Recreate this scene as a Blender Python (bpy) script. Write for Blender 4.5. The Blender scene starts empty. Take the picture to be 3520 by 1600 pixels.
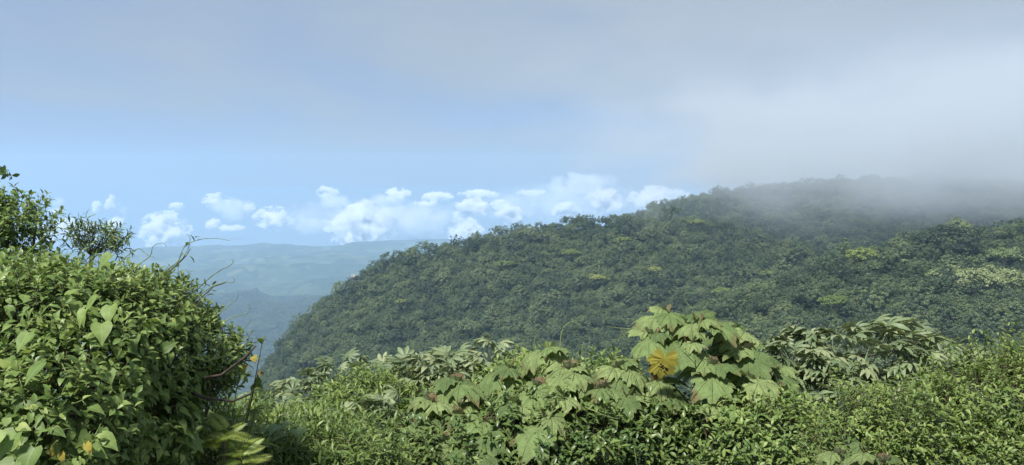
import bpy, math, random, time
import numpy as np
from mathutils import Matrix, Vector
T0 = time.time()
R = math.radians
rng = np.random.default_rng(7)
random.seed(7)
scene = bpy.context.scene
C = scene.collection

# ------------------------------------------------------------------ camera
PITCH = 3.76
cam_data = bpy.data.cameras.new('camera')
cam_data.sensor_width = 36.0
cam_data.lens = 28.0
cam_data.clip_start = 0.05
cam_data.clip_end = 200000.0
cam = bpy.data.objects.new('camera', cam_data)
C.objects.link(cam)
cam.location = (0, 0, 0)
cam.rotation_euler = (R(90 - PITCH), 0, 0)
scene.camera = cam

# ------------------------------------------------------------------ sky
SUN_ELEV, SUN_AZ = 56.0, -147.0        # azimuth measured from +Y (view direction) towards +X
world = bpy.data.worlds.new('World')
scene.world = world
world.use_nodes = True
wn, wl = world.node_tree.nodes, world.node_tree.links
wn.clear()
def nd(nodes, typ, **kw):
    n = nodes.new(typ)
    for k, v in kw.items():
        if k == 'inp':
            for i, val in v.items():
                n.inputs[i].default_value = val
        else:
            setattr(n, k, v)
    return n
wo = nd(wn, 'ShaderNodeOutputWorld')
bg = nd(wn, 'ShaderNodeBackground', inp={1: 0.088})
sky = nd(wn, 'ShaderNodeTexSky', sky_type='NISHITA', sun_disc=False, sun_elevation=R(SUN_ELEV),
         sun_rotation=R(SUN_AZ), altitude=1400.0, air_density=1.0, dust_density=0.25, ozone_density=2.5)
tc = nd(wn, 'ShaderNodeTexCoord')
sep = nd(wn, 'ShaderNodeSeparateXYZ')
wl.new(tc.outputs['Generated'], sep.inputs[0])
zl = nd(wn, 'ShaderNodeMath', operation='MAXIMUM', inp={1: 0.0}); wl.new(sep.outputs[2], zl.inputs[0])
zl2 = nd(wn, 'ShaderNodeMath', operation='ADD', inp={1: 0.16}); wl.new(zl.outputs[0], zl2.inputs[0])
cv = nd(wn, 'ShaderNodeCombineXYZ'); wl.new(sep.outputs[0], cv.inputs[0]); wl.new(sep.outputs[1], cv.inputs[1]); wl.new(zl2.outputs[0], cv.inputs[2])
nv = nd(wn, 'ShaderNodeVectorMath', operation='NORMALIZE'); wl.new(cv.outputs[0], nv.inputs[0]); wl.new(nv.outputs[0], sky.inputs[0])
# project the view direction on a high cloud sheet so that veils flatten out towards the horizon
zc = nd(wn, 'ShaderNodeMath', operation='MAXIMUM', inp={1: 0.0}); wl.new(sep.outputs[2], zc.inputs[0])
za = nd(wn, 'ShaderNodeMath', operation='ADD', inp={1: 0.22}); wl.new(zc.outputs[0], za.inputs[0])
dx = nd(wn, 'ShaderNodeMath', operation='DIVIDE'); wl.new(sep.outputs[0], dx.inputs[0]); wl.new(za.outputs[0], dx.inputs[1])
dy = nd(wn, 'ShaderNodeMath', operation='DIVIDE'); wl.new(sep.outputs[1], dy.inputs[0]); wl.new(za.outputs[0], dy.inputs[1])
cmb = nd(wn, 'ShaderNodeCombineXYZ', inp={2: 3.3}); wl.new(dx.outputs[0], cmb.inputs[0]); wl.new(dy.outputs[0], cmb.inputs[1])
n1 = nd(wn, 'ShaderNodeTexNoise', inp={'Scale': 0.8, 'Detail': 4.0, 'Roughness': 0.5, 'Distortion': 0.3})
wl.new(cmb.outputs[0], n1.inputs['Vector'])
# the cloud cover thickens towards the east (+X)
cov = nd(wn, 'ShaderNodeMath', operation='MULTIPLY_ADD', inp={1: 0.34}); wl.new(sep.outputs[0], cov.inputs[0]); wl.new(n1.outputs[0], cov.inputs[2])
veil = nd(wn, 'ShaderNodeMapRange', interpolation_type='SMOOTHSTEP', inp={1: 0.30, 2: 0.58, 3: 0.52, 4: 0.98})
wl.new(cov.outputs[0], veil.inputs[0])
# clouds are lavender grey where thin, paler where thick
ccol = nd(wn, 'ShaderNodeMix', data_type='RGBA')
ccol.inputs[6].default_value = (2.25, 2.56, 3.25, 1)
ccol.inputs[7].default_value = (2.55, 2.92, 3.3, 1)
wl.new(veil.outputs[0], ccol.inputs[0])
mixs = nd(wn, 'ShaderNodeMix', data_type='RGBA')
wl.new(veil.outputs[0], mixs.inputs[0]); wl.new(sky.outputs[0], mixs.inputs[6]); wl.new(ccol.outputs[2], mixs.inputs[7])
wl.new(mixs.outputs[2], bg.inputs[0]); wl.new(bg.outputs[0], wo.inputs[0])

# ------------------------------------------------------------------ sun
sd = bpy.data.lights.new('sun', 'SUN')
sd.energy = 4.5
sd.angle = R(6.0)
sd.color = (1.0, 0.97, 0.92)
sun = bpy.data.objects.new('sun', sd)
C.objects.link(sun)
az, el = R(SUN_AZ), R(SUN_ELEV)
sun_dir = Vector((math.sin(az) * math.cos(el), math.cos(az) * math.cos(el), math.sin(el)))
sun.rotation_euler = (-sun_dir).to_track_quat('-Z', 'Y').to_euler()
sun.location = (0, 0, 60)

scene.view_settings.view_transform = 'Standard'
scene.view_settings.look = 'None'
scene.view_settings.gamma = 1.0
scene.view_settings.use_curve_mapping = False
scene.view_settings.exposure = 0.95
cy = scene.cycles
cy.max_bounces = 9
cy.diffuse_bounces = 4
cy.glossy_bounces = 2
cy.transmission_bounces = 3
cy.transparent_max_bounces = 8
cy.volume_bounces = 7
cy.volume_max_steps = 256
cy.use_denoising = True
cy.sample_clamp_indirect = 6.0

# ------------------------------------------------------------------ helpers
FPX = 28.0 / 36.0 * 3520.0
cp, sp_ = math.cos(R(PITCH)), math.sin(R(PITCH))
def P(px, py, d):
    """photo pixel + horizontal distance ahead -> world point"""
    a, b = (px - 1760.0) / FPX, (800.0 - py) / FPX
    x, y, z = a, cp + b * sp_, -sp_ + b * cp
    return np.array((x * d / y, d, z * d / y))
def project(p):
    p = np.asarray(p)
    f = p[..., 1] * cp - p[..., 2] * sp_
    u = p[..., 1] * sp_ + p[..., 2] * cp
    f = np.where(f < 1e-3, 1e-3, f)
    return 1760 + p[..., 0] / f * FPX, 800 - u / f * FPX, f
def hsh(i, j, s):
    n = (i * 374761393 + j * 668265263 + s * 974711) & 0xffffffff
    n = ((n ^ (n >> 13)) * 1274126177) & 0xffffffff
    n = n ^ (n >> 16)
    return (n & 0xffff) / 65535.0
def vnoise(x, y, s=0):
    x = np.asarray(x, float); y = np.asarray(y, float)
    i = np.floor(x).astype(np.int64); j = np.floor(y).astype(np.int64)
    fx, fy = x - i, y - j
    fx = fx * fx * (3 - 2 * fx); fy = fy * fy * (3 - 2 * fy)
    a, b, c, d = hsh(i, j, s), hsh(i + 1, j, s), hsh(i, j + 1, s), hsh(i + 1, j + 1, s)
    return (a * (1 - fx) + b * fx) * (1 - fy) + (c * (1 - fx) + d * fx) * fy - 0.5
def fbm(x, y, s=0, o=4):
    t, a = 0.0, 1.0
    for k in range(o):
        t = t + a * vnoise(x * 2 ** k + 17.3 * k, y * 2 ** k - 9.1 * k, s + k); a *= 0.5
    return t
def unit(v):
    v = np.asarray(v, float)
    return v / np.maximum(np.linalg.norm(v, axis=-1, keepdims=True), 1e-9)

def mesh_np(name, verts, faces, mat=None, uv=None, tint=None, smooth=False):
    """verts (N,3); faces: (M,k) int array or list of such arrays; uv (N,2) and tint (N,) per vertex"""
    if not isinstance(faces, (list, tuple)):
        faces = [faces]
    me = bpy.data.meshes.new(name)
    verts = np.ascontiguousarray(verts, np.float32)
    me.vertices.add(len(verts)); me.vertices.foreach_set('co', verts.ravel())
    loops = np.concatenate([f.ravel() for f in faces]).astype(np.int32)
    sizes = np.concatenate([np.full(len(f), f.shape[1], np.int32) for f in faces])
    me.loops.add(len(loops)); me.loops.foreach_set('vertex_index', loops)
    st = np.zeros(len(sizes), np.int32); st[1:] = np.cumsum(sizes)[:-1]
    me.polygons.add(len(sizes)); me.polygons.foreach_set('loop_start', st)
    try:
        me.polygons.foreach_set('loop_total', sizes)
    except Exception:
        pass
    if uv is not None:
        l = me.uv_layers.new(name='UVMap')
        l.data.foreach_set('uv', np.ascontiguousarray(uv[loops], np.float32).ravel())
    if tint is not None:
        a = me.attributes.new('tint', 'FLOAT', 'POINT')
        a.data.foreach_set('value', np.ascontiguousarray(tint, np.float32))
    if mat is not None:
        me.materials.append(mat)
    me.update(calc_edges=True)
    me.polygons.foreach_set('use_smooth', np.full(len(sizes), smooth, bool))
    return me
def add(name, me, parent=None, loc=None, **props):
    o = bpy.data.objects.new(name, me)
    C.objects.link(o)
    if parent is not None:
        o.parent = parent
    if loc is not None:
        o.location = loc
    for k, v in props.items():
        o[k] = v
    return o
def grid_faces(nu, nv):
    i = np.arange((nu - 1) * nv).reshape(nu - 1, nv)[:, :-1].ravel()
    return np.stack([i, i + 1, i + 1 + nv, i + nv], 1)

# ------------------------------------------------------------------ materials
def new_mat(name):
    m = bpy.data.materials.new(name)
    m.use_nodes = True
    m.node_tree.nodes.clear()
    return m, m.node_tree.nodes, m.node_tree.links
def ramp(nodes, stops, interp='LINEAR'):
    r = nodes.new('ShaderNodeValToRGB')
    r.color_ramp.interpolation = interp
    while len(r.color_ramp.elements) < len(stops):
        r.color_ramp.elements.new(0.5)
    for e, (p, c) in zip(r.color_ramp.elements, stops):
        e.position = p
        e.color = (c[0], c[1], c[2], 1)
    return r
def leaf_mat(name, stops, rough=0.42, spec=0.4, trans=0.3, veins=None, spots=0.0, under=None, ior=1.45):
    """leaf tissue: colour by the 'tint' of the leaf, pale veins, gnawed brown spots, light shining through"""
    m, N, L = new_mat(name)
    out = nd(N, 'ShaderNodeOutputMaterial')
    at = nd(N, 'ShaderNodeAttribute', attribute_name='tint')
    geo = nd(N, 'ShaderNodeNewGeometry')
    uvn = nd(N, 'ShaderNodeUVMap')
    cr = ramp(N, stops)
    L.new(at.outputs['Fac'], cr.inputs[0])
    col = cr.outputs[0]
    # mottling within a leaf
    nz = nd(N, 'ShaderNodeTexNoise', inp={'Scale': 3.0, 'Detail': 3.0})
    cmbv = nd(N, 'ShaderNodeCombineXYZ'); sepu = nd(N, 'ShaderNodeSeparateXYZ'); L.new(uvn.outputs[0], sepu.inputs[0])
    t10 = nd(N, 'ShaderNodeMath', operation='MULTIPLY', inp={1: 37.0}); L.new(at.outputs['Fac'], t10.inputs[0])
    L.new(sepu.outputs[0], cmbv.inputs[0]); L.new(sepu.outputs[1], cmbv.inputs[1]); L.new(t10.outputs[0], cmbv.inputs[2])
    L.new(cmbv.outputs[0], nz.inputs['Vector'])
    mr = nd(N, 'ShaderNodeMapRange', inp={1: 0.3, 2: 0.7, 3: 0.78, 4: 1.2}); L.new(nz.outputs[0], mr.inputs[0])
    mul = nd(N, 'ShaderNodeVectorMath', operation='SCALE'); L.new(col, mul.inputs[0]); L.new(mr.outputs[0], mul.inputs['Scale'])
    col = mul.outputs[0]
    if veins == 'rib':
        ab = nd(N, 'ShaderNodeMath', operation='ABSOLUTE'); L.new(sepu.outputs[0], ab.inputs[0])
        vm = nd(N, 'ShaderNodeMapRange', inp={1: 0.0, 2: 0.05, 3: 0.55, 4: 0.0}); L.new(ab.outputs[0], vm.inputs[0])
        # side veins
        w = nd(N, 'ShaderNodeMath', operation='SUBTRACT'); L.new(sepu.outputs[1], w.inputs[0]); L.new(ab.outputs[0], w.inputs[1])
        pp = nd(N, 'ShaderNodeMath', operation='PINGPONG', inp={1: 0.07}); L.new(w.outputs[0], pp.inputs[0])
        vs = nd(N, 'ShaderNodeMapRange', inp={1: 0.0, 2: 0.025, 3: 0.3, 4: 0.0}); L.new(pp.outputs[0], vs.inputs[0])
        mx = nd(N, 'ShaderNodeMath', operation='MAXIMUM'); L.new(vm.outputs[0], mx.inputs[0]); L.new(vs.outputs[0], mx.inputs[1])
        vfac = mx.outputs[0]
    elif veins == 'palm':
        an = nd(N, 'ShaderNodeMath', operation='ARCTAN2'); L.new(sepu.outputs[0], an.inputs[0]); L.new(sepu.outputs[1], an.inputs[1])
        pp = nd(N, 'ShaderNodeMath', operation='PINGPONG', inp={1: R(21)}); L.new(an.outputs[0], pp.inputs[0])
        ln = nd(N, 'ShaderNodeVectorMath', operation='LENGTH'); L.new(uvn.outputs[0], ln.inputs[0])
        ds = nd(N, 'ShaderNodeMath', operation='MULTIPLY'); L.new(pp.outputs[0], ds.inputs[0]); L.new(ln.outputs['Value'], ds.inputs[1])
        vm = nd(N, 'ShaderNodeMapRange', inp={1: 0.0, 2: 0.035, 3: 0.55, 4: 0.0}); L.new(ds.outputs[0], vm.inputs[0])
        vfac = vm.outputs[0]
    if veins:
        vc = nd(N, 'ShaderNodeMix', data_type='RGBA')
        vc.inputs[7].default_value = (0.26, 0.33, 0.13, 1)
        L.new(vfac, vc.inputs[0]); L.new(col, vc.inputs[6]); col = vc.outputs[2]
    if spots > 0:
        vo = nd(N, 'ShaderNodeTexVoronoi', inp={'Scale': 9.0, 'Randomness': 1.0}); L.new(cmbv.outputs[0], vo.inputs['Vector'])
        n2 = nd(N, 'ShaderNodeTexNoise', inp={'Scale': 2.2, 'Detail': 1.0}); L.new(cmbv.outputs[0], n2.inputs['Vector'])
        th = nd(N, 'ShaderNodeMapRange', inp={1: 0.48, 2: 0.75, 3: 0.0, 4: spots}); L.new(n2.outputs[0], th.inputs[0])
        sb = nd(N, 'ShaderNodeMath', operation='LESS_THAN'); L.new(vo.outputs['Distance'], sb.inputs[0]); L.new(th.outputs[0], sb.inputs[1])
        sc_ = nd(N, 'ShaderNodeMix', data_type='RGBA'); sc_.inputs[7].default_value = (0.028, 0.02, 0.012, 1)
        L.new(sb.outputs[0], sc_.inputs[0]); L.new(col, sc_.inputs[6]); col = sc_.outputs[2]
    if veins == 'palm':     # browned, dried margins
        ne = nd(N, 'ShaderNodeTexNoise', inp={'Scale': 2.6, 'Detail': 3.0}); L.new(cmbv.outputs[0], ne.inputs['Vector'])
        le = nd(N, 'ShaderNodeMath', operation='MULTIPLY_ADD', inp={1: 0.9}); L.new(ne.outputs[0], le.inputs[0]); L.new(ln.outputs['Value'], le.inputs[2])
        em = nd(N, 'ShaderNodeMapRange', inp={1: 1.22, 2: 1.48, 3: 0.0, 4: 0.75}); L.new(le.outputs[0], em.inputs[0])
        ec = nd(N, 'ShaderNodeMix', data_type='RGBA'); ec.inputs[7].default_value = (0.13, 0.085, 0.04, 1)
        L.new(em.outputs[0], ec.inputs[0]); L.new(col, ec.inputs[6]); col = ec.outputs[2]
    if under:   # pale lower leaf surface
        uc = nd(N, 'ShaderNodeMix', data_type='RGBA'); uc.inputs[7].default_value = (*under, 1)
        hf = nd(N, 'ShaderNodeMath', operation='MULTIPLY', inp={1: 0.6}); L.new(geo.outputs['Backfacing'], hf.inputs[0])
        L.new(hf.outputs[0], uc.inputs[0]); L.new(col, uc.inputs[6]); col = uc.outputs[2]
    pb = nd(N, 'ShaderNodeBsdfPrincipled', inp={'Roughness': rough, 'Specular IOR Level': spec, 'IOR': ior})
    if veins == 'palm':     # sunken veins, puckered tissue between them
        nb = nd(N, 'ShaderNodeTexNoise', inp={'Scale': 11.0, 'Detail': 2.0}); L.new(cmbv.outputs[0], nb.inputs['Vector'])
        hb = nd(N, 'ShaderNodeMath', operation='MULTIPLY_ADD', inp={1: -1.3}); L.new(vfac, hb.inputs[0]); L.new(nb.outputs[0], hb.inputs[2])
        bp = nd(N, 'ShaderNodeBump', inp={'Strength': 0.8, 'Distance': 0.02}); L.new(hb.outputs[0], bp.inputs['Height']); L.new(bp.outputs[0], pb.inputs['Normal'])
    L.new(col, pb.inputs['Base Color'])
    tl = nd(N, 'ShaderNodeBsdfTranslucent')
    tcl = nd(N, 'ShaderNodeVectorMath', operation='MULTIPLY', inp={1: (1.25, 1.3, 0.6)}); L.new(col, tcl.inputs[0]); L.new(tcl.outputs[0], tl.inputs[0])
    ms = nd(N, 'ShaderNodeMixShader', inp={0: trans}); L.new(pb.outputs[0], ms.inputs[1]); L.new(tl.outputs[0], ms.inputs[2])
    L.new(ms.outputs[0], out.inputs[0])
    return m
def bark_mat(name, a, b, scale=30.0):
    m, N, L = new_mat(name)
    out = nd(N, 'ShaderNodeOutputMaterial')
    tcn = nd(N, 'ShaderNodeTexCoord')
    nz = nd(N, 'ShaderNodeTexNoise', inp={'Scale': scale, 'Detail': 5.0}); L.new(tcn.outputs['Object'], nz.inputs['Vector'])
    cr = ramp(N, [(0.3, a), (0.7, b)]); L.new(nz.outputs[0], cr.inputs[0])
    pb = nd(N, 'ShaderNodeBsdfPrincipled', inp={'Roughness': 0.8, 'Specular IOR Level': 0.2}); L.new(cr.outputs[0], pb.inputs['Base Color'])
    bp = nd(N, 'ShaderNodeBump', inp={'Strength': 0.5, 'Distance': 0.01}); L.new(nz.outputs[0], bp.inputs['Height']); L.new(bp.outputs[0], pb.inputs['Normal'])
    L.new(pb.outputs[0], out.inputs[0])
    return m
BARK = bark_mat('brown_bark', (0.045, 0.032, 0.022), (0.13, 0.10, 0.07))
DARKBARK = bark_mat('dark_bark', (0.025, 0.02, 0.016), (0.07, 0.055, 0.042))
GREENSTEM = bark_mat('green_stem', (0.10, 0.14, 0.045), (0.20, 0.24, 0.09))

# ------------------------------------------------------------------ terrain
RIDGES = {   # photo px of the skyline, px row, distance of the crest; slope of the near face; slope of the far face
    'main': ([(560, 2050, 600), (760, 1560, 620), (850, 1345, 630), (909, 1230, 640), (957, 1161, 640), (1011, 1093, 640), (1134, 1011, 640), (1202, 950, 640),
              (1312, 888, 640), (1366, 861, 640), (1503, 840, 650), (1640, 806, 650), (1776, 779, 650), (1913, 752, 650),
              (2050, 745, 640), (2159, 738, 640), (2300, 735, 640), (2450, 748, 620), (2650, 800, 580), (2850, 870, 540), (3100, 960, 500), (4400, 1400, 500)], 0.46, 0.55),
    'back': ([(1500, 3500, 960), (1850, 1150, 960), (2000, 830, 950), (2100, 765, 950), (2159, 736, 950), (2241, 704, 950), (2323, 683, 950), (2460, 660, 950), (2555, 640, 950), (2733, 622, 930),
              (3000, 606, 900), (3520, 596, 880), (4400, 580, 880)], 0.30, 0.5),
    'spur': ([(1500, 3000, 400), (2000, 1280, 400), (2300, 1090, 400), (2450, 1010, 400), (2650, 945, 400), (2900, 875, 400), (3100, 812, 405), (3250, 775, 410), (3400, 782, 410),
              (3520, 745, 415), (4000, 690, 420), (4400, 680, 420)], 0.40, 0.55),
}
TREE_H = 8.0
def far_profile(r):
    return np.interp(r, [0, 600, 1500, 2500, 3500, 5000, 7000, 9000, 30000], [-280, -330, -520, -572, -602, -632, -664, -688, -690])
def terrain(x, y):
    x = np.asarray(x, float); y = np.asarray(y, float)
    r = np.hypot(x, y)
    yy = np.maximum(y, 0.05)
    px = 1760 + x / yy * FPX / 1.0
    near = -1.85 - 0.40 * np.maximum(0, r - 0.8) - 0.0002 * r * r + fbm(x / 14, y / 14, 3, 3) * np.clip(r / 20, 0, 1) * 1.2
    far = far_profile(r)
    ha = np.clip((r - 1300) / 2500, 0, 1)
    rid = 1 - np.abs(fbm(x / 950, y / 950, 11, 4)) * 2.6
    far = far + ha * (fbm(x / 1000, y / 1000, 5, 5) * 110 + np.clip(rid, 0, 1) ** 2 * 80 - 25) * np.clip((9200 - r) / 2500, 0.55, 1)
    z = np.maximum(near, np.where(r > 250, far, -1e4))
    for k, (pts, sf, sb) in RIDGES.items():
        a = np.array(pts, float)
        py = np.interp(px, a[:, 0], a[:, 1]); rc = np.interp(px, a[:, 0], a[:, 2])
        b = (800 - py) / FPX
        zc_ = (-sp_ + b * cp) / (cp + b * sp_) * rc - TREE_H
        slope_mod = 1 + 0.25 * fbm(x / 160, y / 160, 21, 2)
        dr = yy - rc
        zr = np.where(dr < 0, zc_ + sf * slope_mod * dr, zc_ - sb * dr)
        # rounded crest, gullies and spurs on the near face
        zr = zr - 0.006 * np.minimum(np.abs(dr), 60) * 0
        g = np.clip(-dr / 50, 0, 1)
        zr = zr + g * (fbm(x / 75, y / 110, 31, 3) * 15)
        zr = np.where(y > 5, zr, -1e4)
        d = zr - z
        kk = 6.0
        h = np.clip(0.5 + d / (2 * kk), 0, 1)
        z = np.where(d > kk, zr, np.where(d < -kk, z, z * (1 - h) + zr * h + kk * h * (1 - h)))
    return z

def ground_mat():
    m, N, L = new_mat('forest_floor')
    out = nd(N, 'ShaderNodeOutputMaterial')
    tcn = nd(N, 'ShaderNodeTexCoord')
    n1 = nd(N, 'ShaderNodeTexNoise', inp={'Scale': 0.35, 'Detail': 6.0, 'Roughness': 0.65}); L.new(tcn.outputs['Object'], n1.inputs['Vector'])
    c1 = ramp(N, [(0.3, (0.018, 0.026, 0.010)), (0.5, (0.035, 0.055, 0.018)), (0.75, (0.06, 0.075, 0.03))]); L.new(n1.outputs[0], c1.inputs[0])
    pb = nd(N, 'ShaderNodeBsdfPrincipled', inp={'Roughness': 0.9, 'Specular IOR Level': 0.1}); L.new(c1.outputs[0], pb.inputs['Base Color'])
    bp = nd(N, 'ShaderNodeBump', inp={'Strength': 0.8, 'Distance': 0.3}); L.new(n1.outputs[0], bp.inputs['Height']); L.new(bp.outputs[0], pb.inputs['Normal'])
    L.new(pb.outputs[0], out.inputs[0])
    return m
def lowland_mat():
    """far lowland: woods, hedged pastures, bare fields"""
    m, N, L = new_mat('lowland_fields_and_woods')
    out = nd(N, 'ShaderNodeOutputMaterial')
    tcn = nd(N, 'ShaderNodeTexCoord')
    big = nd(N, 'ShaderNodeTexNoise', inp={'Scale': 0.002, 'Detail': 5.0, 'Roughness': 0.6}); L.new(tcn.outputs['Object'], big.inputs['Vector'])
    fld = nd(N, 'ShaderNodeTexVoronoi', inp={'Scale': 0.013}); 
    wob = nd(N, 'ShaderNodeTexNoise', inp={'Scale': 0.008, 'Detail': 3.0}); L.new(tcn.outputs['Object'], wob.inputs['Vector'])
    wv = nd(N, 'ShaderNodeVectorMath', operation='MULTIPLY_ADD', inp={1: (130, 130, 130)}); L.new(wob.outputs['Color'], wv.inputs[0]); L.new(tcn.outputs['Object'], wv.inputs[2])
    L.new(wv.outputs[0], fld.inputs['Vector'])
    fs = nd(N, 'ShaderNodeSeparateColor'); L.new(fld.outputs['Color'], fs.inputs[0])
    fc = ramp(N, [(0.0, (0.07, 0.11, 0.04)), (0.4, (0.09, 0.125, 0.05)), (0.75, (0.15, 0.165, 0.09)), (1.0, (0.10, 0.14, 0.05))]); L.new(fs.outputs[0], fc.inputs[0])
    wood = nd(N, 'ShaderNodeTexNoise', inp={'Scale': 0.05, 'Detail': 6.0, 'Roughness': 0.75}); L.new(tcn.outputs['Object'], wood.inputs['Vector'])
    wc = ramp(N, [(0.3, (0.010, 0.022, 0.010)), (0.7, (0.06, 0.10, 0.035))]); L.new(wood.outputs[0], wc.inputs[0])
    ad = nd(N, 'ShaderNodeMath', operation='MULTIPLY_ADD', inp={1: 0.35}); L.new(fs.outputs[1], ad.inputs[0]); L.new(big.outputs[0], ad.inputs[2])
    mk = nd(N, 'ShaderNodeMapRange', inp={1: 0.68, 2: 0.80, 3: 0.0, 4: 1.0}); L.new(ad.outputs[0], mk.inputs[0])
    # the first kilometres below the mountain are all woodland
    sx = nd(N, 'ShaderNodeVectorMath', operation='LENGTH'); L.new(tcn.outputs['Object'], sx.inputs[0])
    nr = nd(N, 'ShaderNodeMapRange', inp={1: 2600.0, 2: 7500.0, 3: 0.0, 4: 1.0}); L.new(sx.outputs['Value'], nr.inputs[0])
    mk2 = nd(N, 'ShaderNodeMath', operation='MULTIPLY'); L.new(mk.outputs[0], mk2.inputs[0]); L.new(nr.outputs[0], mk2.inputs[1])
    mx = nd(N, 'ShaderNodeMix', data_type='RGBA'); L.new(mk2.outputs[0], mx.inputs[0]); L.new(wc.outputs[0], mx.inputs[6]); L.new(fc.outputs[0], mx.inputs[7])
    pb = nd(N, 'ShaderNodeBsdfPrincipled', inp={'Roughness': 0.9, 'Specular IOR Level': 0.1}); L.new(mx.outputs[2], pb.inputs['Base Color'])
    bp = nd(N, 'ShaderNodeBump', inp={'Strength': 1.0, 'Distance': 12.0}); L.new(wood.outputs[0], bp.inputs['Height']); L.new(bp.outputs[0], pb.inputs['Normal'])
    L.new(pb.outputs[0], out.inputs[0])
    return m
GROUND = ground_mat()
LOWLAND = lowland_mat()
# mountain: polar sheet round the viewpoint, and the lowland sheet that runs on to the coast
def polar_sheet(name, th, rr, mat):
    TH, RR = np.meshgrid(th, rr, indexing='ij')
    X, Y = np.sin(TH) * RR, np.cos(TH) * RR
    Z = terrain(X, Y)
    me = mesh_np(name, np.stack([X, Y, Z], -1).reshape(-1, 3), grid_faces(len(th), len(rr))[:, ::-1], mat, smooth=True)
    return add(name, me, kind='structure')
th_f = np.linspace(R(-62), R(62), 330)
polar_sheet('terrain', th_f, np.concatenate([np.geomspace(0.6, 200, 60), np.linspace(205, 1480, 210)]), GROUND)
polar_sheet('lowland', np.linspace(R(-62), R(62), 420), np.concatenate([np.linspace(1470, 5000, 200), np.linspace(5030, 9000, 130)]), LOWLAND)
# ground behind the viewpoint
tb = np.linspace(R(61.9), R(298.1), 60)
polar_sheet('hillside', tb, np.geomspace(0.6, 60, 24), GROUND)

# the sea beyond the coast
m, N, L = new_mat('sea_water')
out = nd(N, 'ShaderNodeOutputMaterial')
pb = nd(N, 'ShaderNodeBsdfPrincipled', inp={'Base Color': (0.16, 0.27, 0.38, 1), 'Roughness': 0.2, 'IOR': 1.33})
L.new(pb.outputs[0], out.inputs[0])
TH, RR = np.meshgrid(np.linspace(R(-64), R(64), 120), np.array([9040., 12000, 20000, 40000, 80000, 150000]), indexing='ij')
add('water', mesh_np('water', np.stack([np.sin(TH) * RR, np.cos(TH) * RR, -1050.0 - 0 * RR], -1).reshape(-1, 3), grid_faces(120, 6)[:, ::-1], m, smooth=True), kind='structure')

# ------------------------------------------------------------------ haze
def box_mesh(name, lo, hi):
    v = np.array([(x, y, z) for x in (lo[0], hi[0]) for y in (lo[1], hi[1]) for z in (lo[2], hi[2])], float)
    f = np.array([(0, 1, 3, 2), (4, 6, 7, 5), (0, 4, 5, 1), (2, 3, 7, 6), (0, 2, 6, 4), (1, 5, 7, 3)])
    return mesh_np(name, v, f)
hm, N, L = new_mat('haze_air')
out = nd(N, 'ShaderNodeOutputMaterial')
pv = nd(N, 'ShaderNodeVolumePrincipled', inp={'Color': (0.50, 0.73, 1.0, 1), 'Density': 1.5e-4, 'Anisotropy': 0.1})
L.new(pv.outputs[0], out.inputs['Volume'])
hv = box_mesh('haze', (-8900, -90, -860), (8900, 9020, 270))
hv.materials.append(hm)
add('haze', hv, kind='stuff', label='thin bluish haze filling the air over the valley and lowland')

# ------------------------------------------------------------------ forest trees
def tube(pts, rad, sides=5):
    """tapered tube through pts -> verts, quads"""
    pts = np.asarray(pts, float); rad = np.broadcast_to(np.asarray(rad, float), (len(pts),))
    t = np.gradient(pts, axis=0); t = unit(t)
    ref = np.where(np.abs(t[:, 2:3]) > 0.9, np.array([[1.0, 0, 0]]), np.array([[0, 0, 1.0]]))
    a = unit(np.cross(t, ref)); b = np.cross(t, a)
    ang = np.linspace(0, 2 * math.pi, sides, endpoint=False)
    v = pts[:, None] + rad[:, None, None] * (np.cos(ang)[None, :, None] * a[:, None] + np.sin(ang)[None, :, None] * b[:, None])
    n = len(pts)
    i = np.arange(n - 1)[:, None] * sides; j = np.arange(sides)[None]
    f = np.stack([i + j, i + (j + 1) % sides, i + sides + (j + 1) % sides, i + sides + j], -1).reshape(-1, 4)
    return v.reshape(-1, 3), f
def join_np(parts):
    V, F, o = [], [], 0
    for v, f in parts:
        V.append(v); F.append(f + o); o += len(v)
    return np.concatenate(V), np.concatenate(F)
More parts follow.
